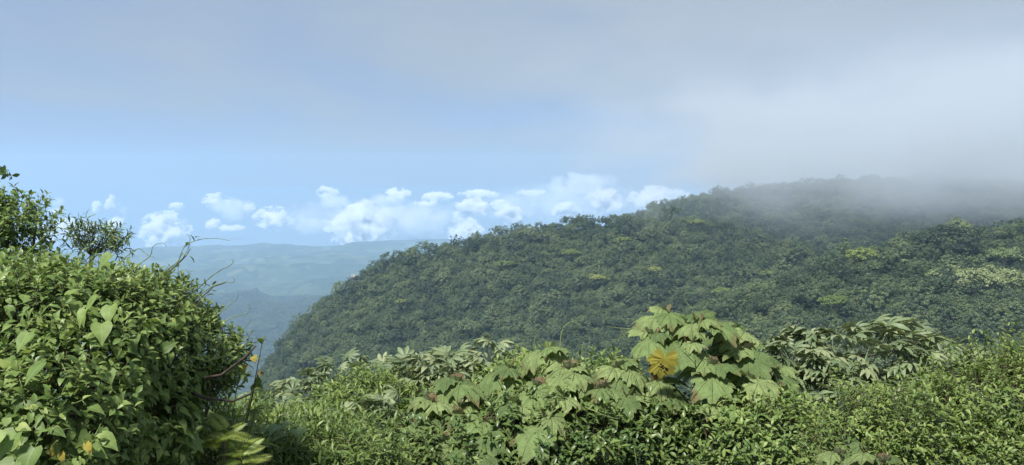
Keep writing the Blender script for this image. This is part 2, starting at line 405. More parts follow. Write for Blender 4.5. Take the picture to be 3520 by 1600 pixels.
def crown_np(seed, r=4.0, flat=0.62, clumps=60, cards=24, card=0.52, low=-0.35):
    """crown of leafy clumps sitting on a dome: many small bent leaf sprays, gaps between the clumps"""
    g = np.random.default_rng(seed)
    k = np.arange(clumps) + 0.5
    zz = np.clip(1 - (1 - low) * k / clumps + g.normal(0, 0.12, clumps), -1, 1)
    ph = k * 2.39996 + g.normal(0, 0.7, clumps)
    rr = np.sqrt(np.maximum(0, 1 - zz ** 2))
    lump = 1 + 0.28 * np.sin(ph * 2 + seed) * rr + 0.15 * np.sin(ph * 3 + 2 * seed) + g.normal(0, 0.16, clumps)
    c = np.stack([np.cos(ph) * rr, np.sin(ph) * rr, zz], 1)
    c = c + g.normal(0, 0.06, c.shape)
    cen = c * lump[:, None] * np.array([r, r, r * flat])
    cr = np.exp(g.normal(-1.5, 0.38, clumps)).clip(0.10, 0.42) * r
    n = clumps * cards
    ci = np.repeat(np.arange(clumps), cards)
    d = unit(g.normal(0, 1, (n, 3)) + unit(c)[ci] * 0.8 + np.array([0, 0, 0.7]))
    pos = cen[ci] + d * cr[ci][:, None] * np.array([1, 1, 0.72]) * g.uniform(0.75, 1.10, (n, 1))
    nor = unit(d + g.normal(0, 0.33, (n, 3)) + np.array([0, 0, 0.15]))
    tan = unit(np.cross(nor, g.normal(0, 1, (n, 3))))
    bit = np.cross(nor, tan)
    s = card * g.uniform(0.6, 1.25, (n, 1))
    v = np.stack([pos - tan * s - nor * s * 0.25, pos + bit * s * 0.55 + nor * s * 0.1, pos + tan * s - nor * s * 0.25, pos - bit * s * 0.55 + nor * s * 0.1], 1)
    f = np.arange(n * 4).reshape(n, 4)
    f = np.concatenate([f[:, [0, 1, 3]], f[:, [1, 2, 3]]])
    tint = np.repeat(np.clip(0.5 + g.normal(0, 0.14, clumps)[ci] + g.normal(0, 0.12, n), 0, 1), 4)
    return v.reshape(-1, 3), f, tint, cen
def forest_mat(name, stops):
    """tree foliage; each tree takes its own shade of green"""
    m, N, L = new_mat(name)
    out = nd(N, 'ShaderNodeOutputMaterial')
    at = nd(N, 'ShaderNodeAttribute', attribute_name='tint')
    oi = nd(N, 'ShaderNodeObjectInfo')
    ad = nd(N, 'ShaderNodeMath', operation='MULTIPLY_ADD', inp={1: 0.85, 2: -0.44}); L.new(oi.outputs['Random'], ad.inputs[0])
    a2 = nd(N, 'ShaderNodeMath', operation='ADD'); L.new(ad.outputs[0], a2.inputs[0]); L.new(at.outputs['Fac'], a2.inputs[1])
    # neighbouring trees of one kind stand in patches
    pn = nd(N, 'ShaderNodeTexNoise', inp={'Scale': 0.022, 'Detail': 3.0}); L.new(oi.outputs['Location'], pn.inputs['Vector'])
    pm = nd(N, 'ShaderNodeMapRange', inp={1: 0.3, 2: 0.7, 3: -0.22, 4: 0.22}); L.new(pn.outputs[0], pm.inputs[0])
    a3 = nd(N, 'ShaderNodeMath', operation='ADD'); L.new(a2.outputs[0], a3.inputs[0]); L.new(pm.outputs[0], a3.inputs[1])
    cr = ramp(N, stops); L.new(a3.outputs[0], cr.inputs[0])
    pb = nd(N, 'ShaderNodeBsdfPrincipled', inp={'Roughness': 0.5, 'Specular IOR Level': 0.35}); L.new(cr.outputs[0], pb.inputs['Base Color'])
    tl = nd(N, 'ShaderNodeBsdfTranslucent'); L.new(cr.outputs[0], tl.inputs[0])
    ms = nd(N, 'ShaderNodeMixShader', inp={0: 0.25}); L.new(pb.outputs[0], ms.inputs[1]); L.new(tl.outputs[0], ms.inputs[2])
    L.new(ms.outputs[0], out.inputs[0])
    return m
FOREST = forest_mat('forest_foliage', [(0.0, (0.028, 0.050, 0.024)), (0.35, (0.062, 0.098, 0.040)), (0.7, (0.108, 0.15, 0.058)), (1.0, (0.16, 0.20, 0.08))])
PALE = forest_mat('pale_foliage', [(0.0, (0.13, 0.18, 0.06)), (0.5, (0.17, 0.215, 0.08)), (1.0, (0.23, 0.26, 0.11))])
YELLOWF = forest_mat('yellow_green_foliage', [(0.0, (0.10, 0.15, 0.03)), (0.5, (0.17, 0.22, 0.045)), (1.0, (0.25, 0.28, 0.07))])
DARKF = forest_mat('dark_foliage', [(0.0, (0.018, 0.034, 0.016)), (0.5, (0.034, 0.056, 0.024)), (1.0, (0.055, 0.08, 0.032))])

def tree_meshes(seed, mat, **kw):
    v, f, tint, cen = crown_np(seed, **kw)
    r = kw.get('r', 4.0); flat = kw.get('flat', 0.62)
    h = 5.5 * r / 4.0
    v = v + np.array([0, 0, h])
    cm = mesh_np('crown', v, f, mat, tint=tint)
    g = np.random.default_rng(seed + 99)
    parts = [tube([(0, 0, -3.0), (0.15, 0.1, h * 0.3), (-0.1, 0.15, h * 0.65), (0, 0, h + r * flat * 0.3)], np.array([0.30, 0.24, 0.18, 0.07]) * r / 4, 6)]
    for q in g.choice(len(cen), 9, replace=False):
        e = cen[q] * 0.85 + np.array([0, 0, h])
        s = np.array([0, 0, h * g.uniform(0.55, 0.95)])
        parts.append(tube([s, s * 0.45 + e * 0.55 + np.array([0, 0, 0.06 * r]), e], np.array([0.11, 0.07, 0.03]) * r / 4, 4))
    tv, tf = join_np(parts)
    return cm, mesh_np('trunk', tv, tf, DARKBARK, smooth=True)
VAR = [tree_meshes(100 + k, FOREST, flat=fl, clumps=cl, cards=ca, card=cd) for k, (fl, cl, ca, cd) in enumerate(
    [(0.75, 60, 60, 0.25), (0.62, 52, 64, 0.26), (0.9, 66, 56, 0.24), (0.7, 40, 80, 0.27), (0.85, 76, 52, 0.22), (0.58, 58, 60, 0.25), (1.0, 56, 60, 0.25), (0.72, 84, 50, 0.22)])]

# where trees stand: a jittered grid over every slope the viewpoint can see
def grid_pts(x0, x1, y0, y1, s, g):
    X, Y = np.meshgrid(np.arange(x0, x1, s), np.arange(y0, y1, s * 0.87), indexing='ij')
    X = X + (np.arange(X.shape[1]) % 2)[None] * s * 0.5
    n = X.size
    return np.stack([X.ravel() + g.uniform(-0.38, 0.38, n) * s, Y.ravel() + g.uniform(-0.38, 0.38, n) * s], 1)
g2 = np.random.default_rng(42)
pts = grid_pts(-330, 760, 70, 1010, 4.5, g2)
tx, ty = pts[:, 0], pts[:, 1]
tpx = 1760 + tx / ty * FPX
keep = (tpx > -350) & (tpx < 3950)
tx, ty, tpx = tx[keep], ty[keep], tpx[keep]
tz = terrain(tx, ty)
size = np.exp(g2.normal(0, 0.30, len(tx))) * 0.60 * (1 + 0.6 * (g2.random(len(tx)) < 0.03))
size = np.clip(size, 0.36, 1.35)
# hidden-slope test: highest sight line met on the way out along the same bearing
gth = np.linspace(-0.72, 0.72, 500); grr = np.arange(60, 1020, 6.0)
GT, GR = np.meshgrid(gth, grr, indexing='ij')
ang = (terrain(np.sin(GT) * GR, np.cos(GT) * GR) + 5.0) / GR
runmax = np.maximum.accumulate(ang, axis=1)
tth, tr = np.arctan2(tx, ty), np.hypot(tx, ty)
ti = np.clip(np.round((tth - gth[0]) / (gth[1] - gth[0])).astype(int), 0, len(gth) - 1)
ri = np.clip(((tr - 60) / 6.0).astype(int) - 3, 0, len(grr) - 1)
top = (tz + 9.5 * size + 2) / tr
keep = (top > runmax[ti, ri]) & (tr < 1010)
tx, ty, tz, size, tpx, tr = [a[keep] for a in (tx, ty, tz, size, tpx, tr)]
print('forest trees', len(tx), time.time() - T0)

# rows of the photo below which the nearby plants hide the slopes
FG = np.array([(0, 800), (560, 840), (760, 1000), (880, 1190), (940, 1330), (1150, 1220), (1450, 1240), (1650, 1180), (1830, 1200), (2160, 1180), (2250, 1050), (2400, 1070), (2560, 1130), (2720, 1190), (2900, 1160), (3180, 1180), (3300, 1240), (3520, 1190)], float)
_, tpy, _ = project(np.stack([tx, ty, tz + 8.0 * size], 1))
front = (tpx > 10) & (tpx < 3510) & (tpy < np.interp(tpx, FG[:, 0], FG[:, 1]) - 12) & (tpy > 690)
front &= ~((tpx > 2450) & (tpy < 780))
score = np.where(front, size / tr, 0)
order = np.argsort(-score)
single = order[:280]
rest = np.ones(len(tx), bool); rest[single] = False
variant = g2.integers(0, len(VAR), len(tx))
rot = g2.uniform(0, 6.283, len(tx))
zsc = size * g2.uniform(0.8, 1.25, len(tx))
tz = tz + g2.uniform(-2.2, 2.2, len(tx))

# specimens that stand out of the canopy
def near_crest_tree(name, label, px, py, d, mesh_pair, sc, cat='tree', zs=1.0, rz=0.0, group=None):
    """plant a tree so that its crown shows at a given place on the slope"""
    p = P(px, py, d)
    root = add(name, None, loc=(p[0], p[1], p[2] - 6.6 * sc * zs), label=label, category=cat)
    root.scale = (sc, sc, sc * zs)
    root.rotation_euler = (0, 0, rz)
    if group:
        root['group'] = group
    add('trunk', mesh_pair[1], root)
    add('crown', mesh_pair[0], root)
    return root
def slope_depth(px, py):
    """distance at which the sight line of a photo pixel meets the slope"""
    d = np.arange(120, 1000, 2.0)
    q = np.stack([P(px, py, x) for x in d])
    hit = np.nonzero(q[:, 2] < terrain(q[:, 0], q[:, 1]) + 6.0)[0]
    return d[hit[0]] if len(hit) else 600.0
FLAT = tree_meshes(301, PALE, flat=0.36, clumps=90, cards=60, card=0.2, low=0.05)
FLAT2 = tree_meshes(302, PALE, flat=0.34, clumps=70, cards=60, card=0.22, low=0.1)
LIME = tree_meshes(303, YELLOWF, flat=0.5, clumps=70, cards=56, card=0.24, low=0.0)
DOME = tree_meshes(304, DARKF, flat=0.62, clumps=110, cards=56, card=0.2, low=-0.2)
for label, px, py, mp, wpx, zs in [
    ('large pale green flat-topped tree spreading above the dark forest at the right', 3375, 945, FLAT, 215, 1.0),
    ('smaller pale flat-topped tree uphill of the large flat-topped one', 3455, 868, FLAT2, 120, 0.95),
    ('bright lime green domed tree midway up the misty right-hand slope', 2962, 872, LIME, 105, 0.9),
    ('light green tree low on the right-hand slope above the palm-like leaves', 2868, 1030, LIME, 85, 0.8),
    ('small lime crown on the spur edge left of the lime domed tree', 2642, 938, LIME, 44, 0.9),
    ('large dark domed tree rising on the misty knoll at the right', 3262, 815, DOME, 175, 0.9),
    ('dark rounded tree beside the large domed tree on the knoll', 3130, 862, DOME, 100, 0.8),
    ('yellow-green crown high on the main ridge near the mist', 2393, 762, LIME, 44, 0.9),
    ('yellow-green crown at mid height on the sunlit main ridge face', 2140, 822, LIME, 42, 0.8),
    ('wide yellow-green crown below the crest of the main ridge', 1965, 866, LIME, 62, 0.7),
    ('pale green crown left of centre on the main ridge', 1735, 905, LIME, 56, 0.8),
    ('small bright crown on the left flank of the ridge', 1380, 1035, LIME, 34, 0.9),
    ('lone crown of fresh green halfway down the ridge centre', 2055, 952, LIME, 52, 0.8),
    ('fresh green crown right of the two mid-slope green crowns', 2250, 925, LIME, 46, 0.9),
    ('yellowish crown standing in the lower right forest near the big lobed leaves', 2482, 1000, LIME, 60, 0.85),
]:
    d = slope_depth(px, py)
    sc = wpx / FPX * d / 8.0 / 1.12
    near_crest_tree('specimen_tree', label, px, py, d - 7, mp, sc, zs=zs, rz=random.random() * 6)

# pale rock face on the left flank of the ridge
g5 = np.random.default_rng(5)
rm, N, L = new_mat('pale_rock')
out = nd(N, 'ShaderNodeOutputMaterial'); tcn = nd(N, 'ShaderNodeTexCoord')
nz = nd(N, 'ShaderNodeTexNoise', inp={'Scale': 0.8, 'Detail': 6.0}); L.new(tcn.outputs['Object'], nz.inputs['Vector'])
cr = ramp(N, [(0.35, (0.12, 0.12, 0.10)), (0.65, (0.34, 0.33, 0.30))]); L.new(nz.outputs[0], cr.inputs[0])
pb = nd(N, 'ShaderNodeBsdfPrincipled', inp={'Roughness': 0.9}); L.new(cr.outputs[0], pb.inputs['Base Color']); L.new(pb.outputs[0], out.inputs[0])
u, w = np.meshgrid(np.linspace(0, 2 * math.pi, 15)[:-1], np.linspace(0.05, math.pi - 0.05, 9), indexing='xy')
rv = np.stack([np.sin(w) * np.cos(u) * 4.2, np.sin(w) * np.sin(u) * 3.0, np.cos(w) * 3.2 + 0.5 * np.cos(3 * u)], -1).reshape(-1, 3)
rv = rv * (1 + 0.5 * g5.random((len(rv), 1))) * 0.42
ri_ = np.arange(8)[:, None] * 14; rj = np.arange(14)[None]
rf = np.stack([ri_ + rj, ri_ + 14 + rj, ri_ + 14 + (rj + 1) % 14, ri_ + (rj + 1) % 14], -1).reshape(-1, 4)
p = P(1214, 952, 634)
add('rock_outcrop', mesh_np('rock_outcrop', rv, rf, rm), loc=p, label='small pale rock face on the left edge of the forested ridge', category='rock')
crowns = {}
for n, i in enumerate(single):
    v = variant[i]
    if tpx[i] > 2450 and tr[i] < 470:
        lab, grp = 'rounded dark tree crown on the near spur at the right', 'trees of the right-hand spur'
    elif tpx[i] > 2150:
        lab, grp = 'rounded green tree crown in the fold between ridge and misty spur', 'trees in the fold of the ridge'
    elif tpx[i] < 1350:
        lab, grp = 'rounded green tree crown on the left flank above the plain', 'trees of the left flank'
    else:
        lab, grp = 'rounded green tree crown on the central face of the main ridge', 'trees of the main ridge face'
    root = add('forest_tree', None, loc=(tx[i], ty[i], tz[i]), label=lab, category='tree', group=grp)
    root.scale = (size[i], size[i], zsc[i])
    root.rotation_euler = (0, 0, rot[i])
    add('trunk', VAR[v][1], root)
    add('crown', VAR[v][0], root)

# the remaining canopy reads as one mass: points that carry the same trees
def instancer(name, pos, rotz, scl, idx, meshes, **props):
    col = bpy.data.collections.new(name + '_kinds')
    for k, (cm, tm) in enumerate(meshes):
        o = bpy.data.objects.new('tree_kind_%02d' % k, cm)
        col.objects.link(o)
    me = bpy.data.meshes.new(name)
    me.vertices.add(len(pos)); me.vertices.foreach_set('co', np.ascontiguousarray(pos, np.float32).ravel())
    for an, typ, arr in (('rz', 'FLOAT_VECTOR', np.stack([0 * rotz, 0 * rotz, rotz], 1)), ('scl', 'FLOAT_VECTOR', scl), ('idx', 'INT', idx)):
        a = me.attributes.new(an, typ, 'POINT')
        a.data.foreach_set('vector' if typ == 'FLOAT_VECTOR' else 'value', np.ascontiguousarray(arr, np.int32 if typ == 'INT' else np.float32).ravel())
    o = add(name, me, **props)
    ng = bpy.data.node_groups.new(name, 'GeometryNodeTree')
    ng.interface.new_socket('Geometry', in_out='INPUT', socket_type='NodeSocketGeometry')
    ng.interface.new_socket('Geometry', in_out='OUTPUT', socket_type='NodeSocketGeometry')
    N, L = ng.nodes, ng.links
    gi, go = N.new('NodeGroupInput'), N.new('NodeGroupOutput')
    m2p = N.new('GeometryNodeMeshToPoints')
    ci = N.new('GeometryNodeCollectionInfo'); ci.inputs['Collection'].default_value = col
    ci.inputs['Separate Children'].default_value = True; ci.inputs['Reset Children'].default_value = True
    iop = N.new('GeometryNodeInstanceOnPoints'); iop.inputs['Pick Instance'].default_value = True
    def attr(nm, dt):
        a = N.new('GeometryNodeInputNamedAttribute'); a.data_type = dt; a.inputs['Name'].default_value = nm
        return [s for s in a.outputs if s.enabled and s.name == 'Attribute'][0]
    L.new(gi.outputs[0], m2p.inputs[0]); L.new(m2p.outputs[0], iop.inputs['Points']); L.new(ci.outputs[0], iop.inputs['Instance'])
    L.new(attr('idx', 'INT'), iop.inputs['Instance Index'])
    L.new(attr('rz', 'FLOAT_VECTOR'), iop.inputs['Rotation']); L.new(attr('scl', 'FLOAT_VECTOR'), iop.inputs['Scale'])
    L.new(iop.outputs[0], go.inputs[0])
    md = o.modifiers.new('trees', 'NODES'); md.node_group = ng
    return o
instancer('forest', np.stack([tx, ty, tz], 1)[rest], rot[rest], np.stack([size, size, zsc], 1)[rest], variant[rest], VAR,
          kind='stuff', label='closed canopy of smaller tree crowns covering the ridge slopes')
# woodland on the lower hills beyond the ridge's left flank
pts = grid_pts(-1700, -100, 1700, 4300, 11.0, g2)
wr = np.hypot(pts[:, 0], pts[:, 1]); wpx = 1760 + pts[:, 0] / pts[:, 1] * FPX
k = (wpx > 250) & (wpx < 1350) & (wr > 1700) & (wr < 4300)
pts = pts[k]; wr = wr[k]
wz = terrain(pts[:, 0], pts[:, 1])
ws = np.clip(np.exp(g2.normal(0, 0.25, len(pts))) * 1.15, 0.7, 2.0)
k = wz < -150
instancer('woodland', np.stack([pts[:, 0], pts[:, 1], wz], 1)[k], g2.uniform(0, 6.28, len(pts))[k], np.stack([ws, ws, ws], 1)[k], g2.integers(0, len(VAR), len(pts))[k], VAR,
          kind='stuff', label='distant bluish woodland on the lower hills below the ridge')
print('woodland', k.sum(), time.time() - T0)

# ------------------------------------------------------------------ clouds and mist
def sphere_np(nu=18, nv=10):
    u = np.linspace(0, 2 * math.pi, nu, endpoint=False); w = np.linspace(0, math.pi, nv)
    V = np.stack([np.sin(w)[:, None] * np.cos(u), np.sin(w)[:, None] * np.sin(u), np.cos(w)[:, None] + 0 * u], -1).reshape(-1, 3)
    i = np.arange(nv - 1)[:, None] * nu; j = np.arange(nu)[None]
    F = np.stack([i + j, i + nu + j, i + nu + (j + 1) % nu, i + (j + 1) % nu], -1).reshape(-1, 4)
    # merge the poles
    V2 = np.concatenate([V[nu:-nu], [[0, 0, 1]], [[0, 0, -1]]]); n0 = len(V2) - 2
    Q = F[nu:-nu] - nu
    j = np.arange(nu)
    T = np.concatenate([np.stack([np.full(nu, n0), j, (j + 1) % nu], 1), np.stack([np.full(nu, n0 + 1), n0 - nu + (j + 1) % nu, n0 - nu + j], 1)])
    return V2, [Q, T]
def cloud_mat(name, dens, soft, amp, scale):
    m, N, L = new_mat(name)
    out = nd(N, 'ShaderNodeOutputMaterial')
    tcn = nd(N, 'ShaderNodeTexCoord'); oi = nd(N, 'ShaderNodeObjectInfo')
    rs = nd(N, 'ShaderNodeMath', operation='MULTIPLY', inp={1: 91.0}); L.new(oi.outputs['Random'], rs.inputs[0])
    av = nd(N, 'ShaderNodeVectorMath', operation='ADD'); L.new(tcn.outputs['Object'], av.inputs[0]); L.new(rs.outputs[0], av.inputs[1])
    gp = nd(N, 'ShaderNodeNewGeometry')
    sv_ = nd(N, 'ShaderNodeVectorMath', operation='MULTIPLY', inp={1: (1, 1, 1.25)}); L.new(gp.outputs['Position'], sv_.inputs[0])
    nz = nd(N, 'ShaderNodeTexNoise', inp={'Scale': scale, 'Detail': 5.0, 'Roughness': 0.62}); L.new(sv_.outputs[0], nz.inputs['Vector'])
    ln = nd(N, 'ShaderNodeVectorMath', operation='LENGTH'); L.new(tcn.outputs['Object'], ln.inputs[0])
    a = nd(N, 'ShaderNodeMath', operation='MULTIPLY_ADD', inp={1: amp, 2: 1.0 - 0.5 * amp - 0.30}); L.new(nz.outputs[0], a.inputs[0])
    b = nd(N, 'ShaderNodeMath', operation='SUBTRACT'); L.new(a.outputs[0], b.inputs[0]); L.new(ln.outputs['Value'], b.inputs[1])
    c = nd(N, 'ShaderNodeMapRange', interpolation_type='SMOOTHSTEP', inp={1: 0.0, 2: soft, 3: 0.0, 4: dens}); L.new(b.outputs[0], c.inputs[0])
    e = nd(N, 'ShaderNodeMapRange', inp={1: 0.86, 2: 1.0, 3: 1.0, 4: 0.0}); L.new(ln.outputs['Value'], e.inputs[0])
    dm = nd(N, 'ShaderNodeMath', operation='MULTIPLY'); L.new(c.outputs[0], dm.inputs[0]); L.new(e.outputs[0], dm.inputs[1])
    pv = nd(N, 'ShaderNodeVolumePrincipled', inp={'Color': (1, 1, 1, 1), 'Anisotropy': 0.0}); L.new(dm.outputs[0], pv.inputs['Density'])
    L.new(pv.outputs[0], out.inputs['Volume'])
    return m
CLOUD_B = cloud_mat('cumulus_dense', 0.055, 0.24, 3.2, 0.0068)
CLOUD_F = cloud_mat('cumulus_thin', 0.006, 0.6, 2.6, 0.0035)
CLOUD_V = cloud_mat('cloud_veil', 0.002, 0.8, 3.8, 0.004)
sv, sf_ = sphere_np()
cm_v = mesh_np('cloud_veil', sv, sf_, CLOUD_V)
cm_b = mesh_np('cumulus', sv, sf_, CLOUD_B); cm_f = mesh_np('cumulus_thin', sv, sf_, CLOUD_F)
def cloud(px, py, w, h, d, thin, label, group=None):
    p = P(px, py, d)
    o = add('cumulus_cloud', cm_f if thin else cm_b, loc=p, label=label, category='cloud')
    k = d / FPX * 0.5 * 1.12
    o.scale = (w * k, max(w, h) * k * 0.8, h * k)
    o.rotation_euler = (0, 0, random.uniform(-0.5, 0.5))
    if group:
        o['group'] = group
    return o
for px, py, w, h, d, thin, label in [
    (565, 795, 185, 135, 9700, 0, 'round white cumulus puff above the vine-covered bush'),
    (230, 800, 230, 95, 9800, 0, 'long white cumulus low behind the slender narrow-leaved tree'),
    (400, 770, 90, 60, 10400, 0, 'small ragged cumulus between the long cloud and the round puff'),
    (728, 770, 64, 40, 9900, 0, 'small isolated bright cumulus right of the round puff'),
    (940, 752, 150, 84, 10000, 0, 'torn bright white cumulus at the left of the main cloud band'),
    (1250, 775, 260, 175, 10000, 0, 'tall central cumulus with a ragged base over the plain'),
    (1150, 690, 140, 80, 12000, 1, 'faint grey-white cloud above the torn cumulus'),
    (1060, 775, 140, 100, 10800, 1, 'soft grey cumulus left of the tall central cloud'),
    (1622, 718, 150, 66, 10500, 0, 'bright flat-based cumulus cap left of the ridge crest'),
    (1750, 738, 110, 90, 10200, 0, 'tattered cumulus just right of the bright flat-based cap'),
    (1830, 664, 105, 28, 14500, 0, 'thin bright cloud streak near the horizon'),
    (1650, 668, 150, 32, 14000, 0, 'low row of small white cloud tops left of the thin streak'),
    (1500, 676, 120, 36, 13500, 0, 'small cloud tops at the horizon above the central clouds'),
    (1940, 720, 110, 80, 10400, 0, 'small white cumulus touching the ridge crest'),
    (2075, 698, 130, 115, 10000, 0, 'tall bright cumulus tower rising behind the ridge crest'),
    (2270, 685, 220, 95, 10600, 0, 'broad bright cumulus behind the ridge where the mist begins'),
    (1440, 755, 230, 150, 11000, 1, 'thin ragged cloud mass right of the tall central cumulus'),
    (1600, 800, 130, 90, 9800, 0, 'low white cumulus half hidden by the ridge crest'),
    (1330, 690, 150, 60, 12500, 1, 'pale stretched cloud above the central cumulus'),
    (2000, 640, 300, 110, 12000, 1, 'grey veil of cloud above the bright tower'),
    (800, 720, 200, 90, 12000, 1, 'hazy lilac cloud patch above the isolated puff'),
]:
    cloud(px, py, w, h, d, thin, label)
for k in range(26):
    px = random.uniform(150, 1950)
    cloud(px, random.uniform(662, 800), random.uniform(40, 110), random.uniform(22, 60), random.uniform(10500, 14500), k % 3 == 0,
          'small faint cumulus puff scattered in the distant cloud band', 'small clouds of the distant band')
# long thin veils lying between the cumulus
for px, py, w, h, d, label in [
    (1300, 745, 800, 130, 12500, 'wide thin grey cloud veil behind the central cumulus'),
    (1950, 700, 700, 150, 12500, 'wide pale cloud veil behind the crest of the ridge'),
]:
    o = cloud(px, py, w, h, d, 1, label)
    o.data = cm_v

mm, N, L = new_mat('mist_air')
out = nd(N, 'ShaderNodeOutputMaterial')
geo = nd(N, 'ShaderNodeNewGeometry')
sx = nd(N, 'ShaderNodeSeparateXYZ'); L.new(geo.outputs['Position'], sx.inputs[0])
nz = nd(N, 'ShaderNodeTexNoise', inp={'Scale': 0.0075, 'Detail': 4.0, 'Roughness': 0.55})
mp = nd(N, 'ShaderNodeMapping', inp={'Scale': (1.3, 0.9, 2.6), 'Location': (3.0, 0, 0)}); L.new(geo.outputs['Position'], mp.inputs[0]); L.new(mp.outputs[0], nz.inputs['Vector'])
# wisps hang lower where the noise is thick
zh = nd(N, 'ShaderNodeMath', operation='MULTIPLY_ADD', inp={1: 85.0}); L.new(nz.outputs[0], zh.inputs[0]); L.new(sx.outputs[2], zh.inputs[2])
lo = nd(N, 'ShaderNodeMapRange', interpolation_type='SMOOTHSTEP', inp={1: -8.0, 2: 74.0, 3: 0.0, 4: 1.0}); L.new(zh.outputs[0], lo.inputs[0])
hi = nd(N, 'ShaderNodeMapRange', interpolation_type='SMOOTHSTEP', inp={1: 0.0, 2: 150.0, 3: 1.0, 4: 0.0}); L.new(sx.outputs[2], hi.inputs[0])
xr = nd(N, 'ShaderNodeMath', operation='MULTIPLY_ADD', inp={1: -0.20}); L.new(sx.outputs[1], xr.inputs[0]); L.new(sx.outputs[0], xr.inputs[2])
xz = nd(N, 'ShaderNodeMath', operation='MULTIPLY_ADD', inp={1: 0.55}); L.new(sx.outputs[2], xz.inputs[0]); L.new(xr.outputs[0], xz.inputs[2])
xn = nd(N, 'ShaderNodeMath', operation='MULTIPLY_ADD', inp={1: 420.0}); L.new(nz.outputs[0], xn.inputs[0]); L.new(xz.outputs[0], xn.inputs[2])
xe = nd(N, 'ShaderNodeMapRange', interpolation_type='SMOOTHSTEP', inp={1: 60.0, 2: 700.0, 3: 0.0, 4: 1.0}); L.new(xn.outputs[0], xe.inputs[0])
ye = nd(N, 'ShaderNodeMapRange', interpolation_type='SMOOTHSTEP', inp={1: 410.0, 2: 640.0, 3: 0.0, 4: 1.0}); L.new(sx.outputs[1], ye.inputs[0])
tn = nd(N, 'ShaderNodeMapRange', interpolation_type='SMOOTHSTEP', inp={1: 0.36, 2: 0.62, 3: 0.25, 4: 1.3}); L.new(nz.outputs[0], tn.inputs[0])
l2 = nd(N, 'ShaderNodeMath', operation='MULTIPLY'); L.new(lo.outputs[0], l2.inputs[0]); L.new(tn.outputs[0], l2.inputs[1])
m1 = nd(N, 'ShaderNodeMath', operation='MULTIPLY'); L.new(l2.outputs[0], m1.inputs[0]); L.new(hi.outputs[0], m1.inputs[1])
m2 = nd(N, 'ShaderNodeMath', operation='MULTIPLY'); L.new(m1.outputs[0], m2.inputs[0]); L.new(xe.outputs[0], m2.inputs[1])
m3 = nd(N, 'ShaderNodeMath', operation='MULTIPLY'); L.new(m2.outputs[0], m3.inputs[0]); L.new(ye.outputs[0], m3.inputs[1])
m4 = nd(N, 'ShaderNodeMath', operation='MULTIPLY', inp={1: 0.0125}); L.new(m3.outputs[0], m4.inputs[0])
pv = nd(N, 'ShaderNodeVolumePrincipled', inp={'Color': (0.66, 0.71, 0.76, 1), 'Anisotropy': 0.0}); L.new(m4.outputs[0], pv.inputs['Density'])
L.new(pv.outputs[0], out.inputs['Volume'])
me = box_mesh('mist', (-230, 400, -90), (1050, 1240, 262)); me.materials.append(mm)
add('mist', me, kind='stuff', label='bank of grey mist swallowing the crest of the right-hand ridge')

# ------------------------------------------------------------------ leaves
def leaf_simple(w=0.22, rows=(0.18, 0.48, 0.78), fold=0.35, droop=0.25, a=0.85, b=0.9, petiole=0.08, twist=0.0):
    """blade folded along its midrib, bending down to a drawn-out tip"""
    mid, lf, rt = [], [], []
    def z0(t): return -droop * t * t
    V = [(0, 0, 0)]
    rowi = []
    for t in rows:
        hw = w * math.sin(math.pi * t ** a) ** b
        y = petiole + t * (1 - petiole)
        k = len(V)
        tw = twist * t
        V += [(-hw, y, z0(t) + fold * hw - tw * hw), (0, y, z0(t)), (hw, y, z0(t) + fold * hw + tw * hw)]
        rowi.append(k)
    V.append((0, 1, z0(1) - 0.03)); tip = len(V) - 1
    Fq, Ft = [], []
    k = rowi[0]; Ft += [(0, k + 1, k), (0, k + 2, k + 1)]
    for p, q in zip(rowi, rowi[1:]):
        Fq += [(p, p + 1, q + 1, q), (p + 1, p + 2, q + 2, q + 1)]
    k = rowi[-1]; Ft += [(k, k + 1, tip), (k + 1, k + 2, tip)]
    V = np.array(V, float)
    F = [np.array(Ft)] + ([np.array(Fq)] if Fq else [])
    return V, tri(F), V[:, :2].copy()
def tri(Fs):
    o = []
    for f in Fs:
        f = np.asarray(f)
        o.append(f if f.shape[1] == 3 else np.concatenate([f[:, [0, 1, 2]], f[:, [0, 2, 3]]]))
    return np.concatenate(o)
def leaf_heart(w=0.42, droop=0.35, fold=0.3, pet=0.25):
    prof = [(-0.13, 0.24), (0.03, 0.41), (0.25, 0.46), (0.5, 0.36), (0.75, 0.17)]
    V, F = [(0, 0, 0)], []
    c = pet
    for t, hw in prof:
        hw *= w / 0.46
        z = -droop * max(t, 0) ** 1.6
        e = 0.15 * math.sin(t * 9)
        V += [(-hw, c + t, z + fold * hw * (1 + e)), (0, c + max(t, -0.02), z), (hw, c + t, z + fold * hw * (1 - e))]
    V.append((0.02, c + 1.02, -droop - 0.06))
    tip = len(V) - 1
    for q in range(len(prof) - 1):
        p = 1 + q * 3; r_ = p + 3
        F += [(p, p + 1, r_ + 1), (p, r_ + 1, r_), (p + 1, p + 2, r_ + 2), (p + 1, r_ + 2, r_ + 1)]
    k = 1 + (len(prof) - 1) * 3
    F += [(k, k + 1, tip), (k + 1, k + 2, tip), ]
    # leaf stalk
    n = len(V); V += [(-0.012, 0, 0), (0.012, 0, 0), (0, c, 0.0)]; F += [(n, n + 1, n + 2)]
    V = np.array(V, float)
    uv = V[:, :2].copy(); uv[:, 1] -= c
    return V, np.array(F), uv
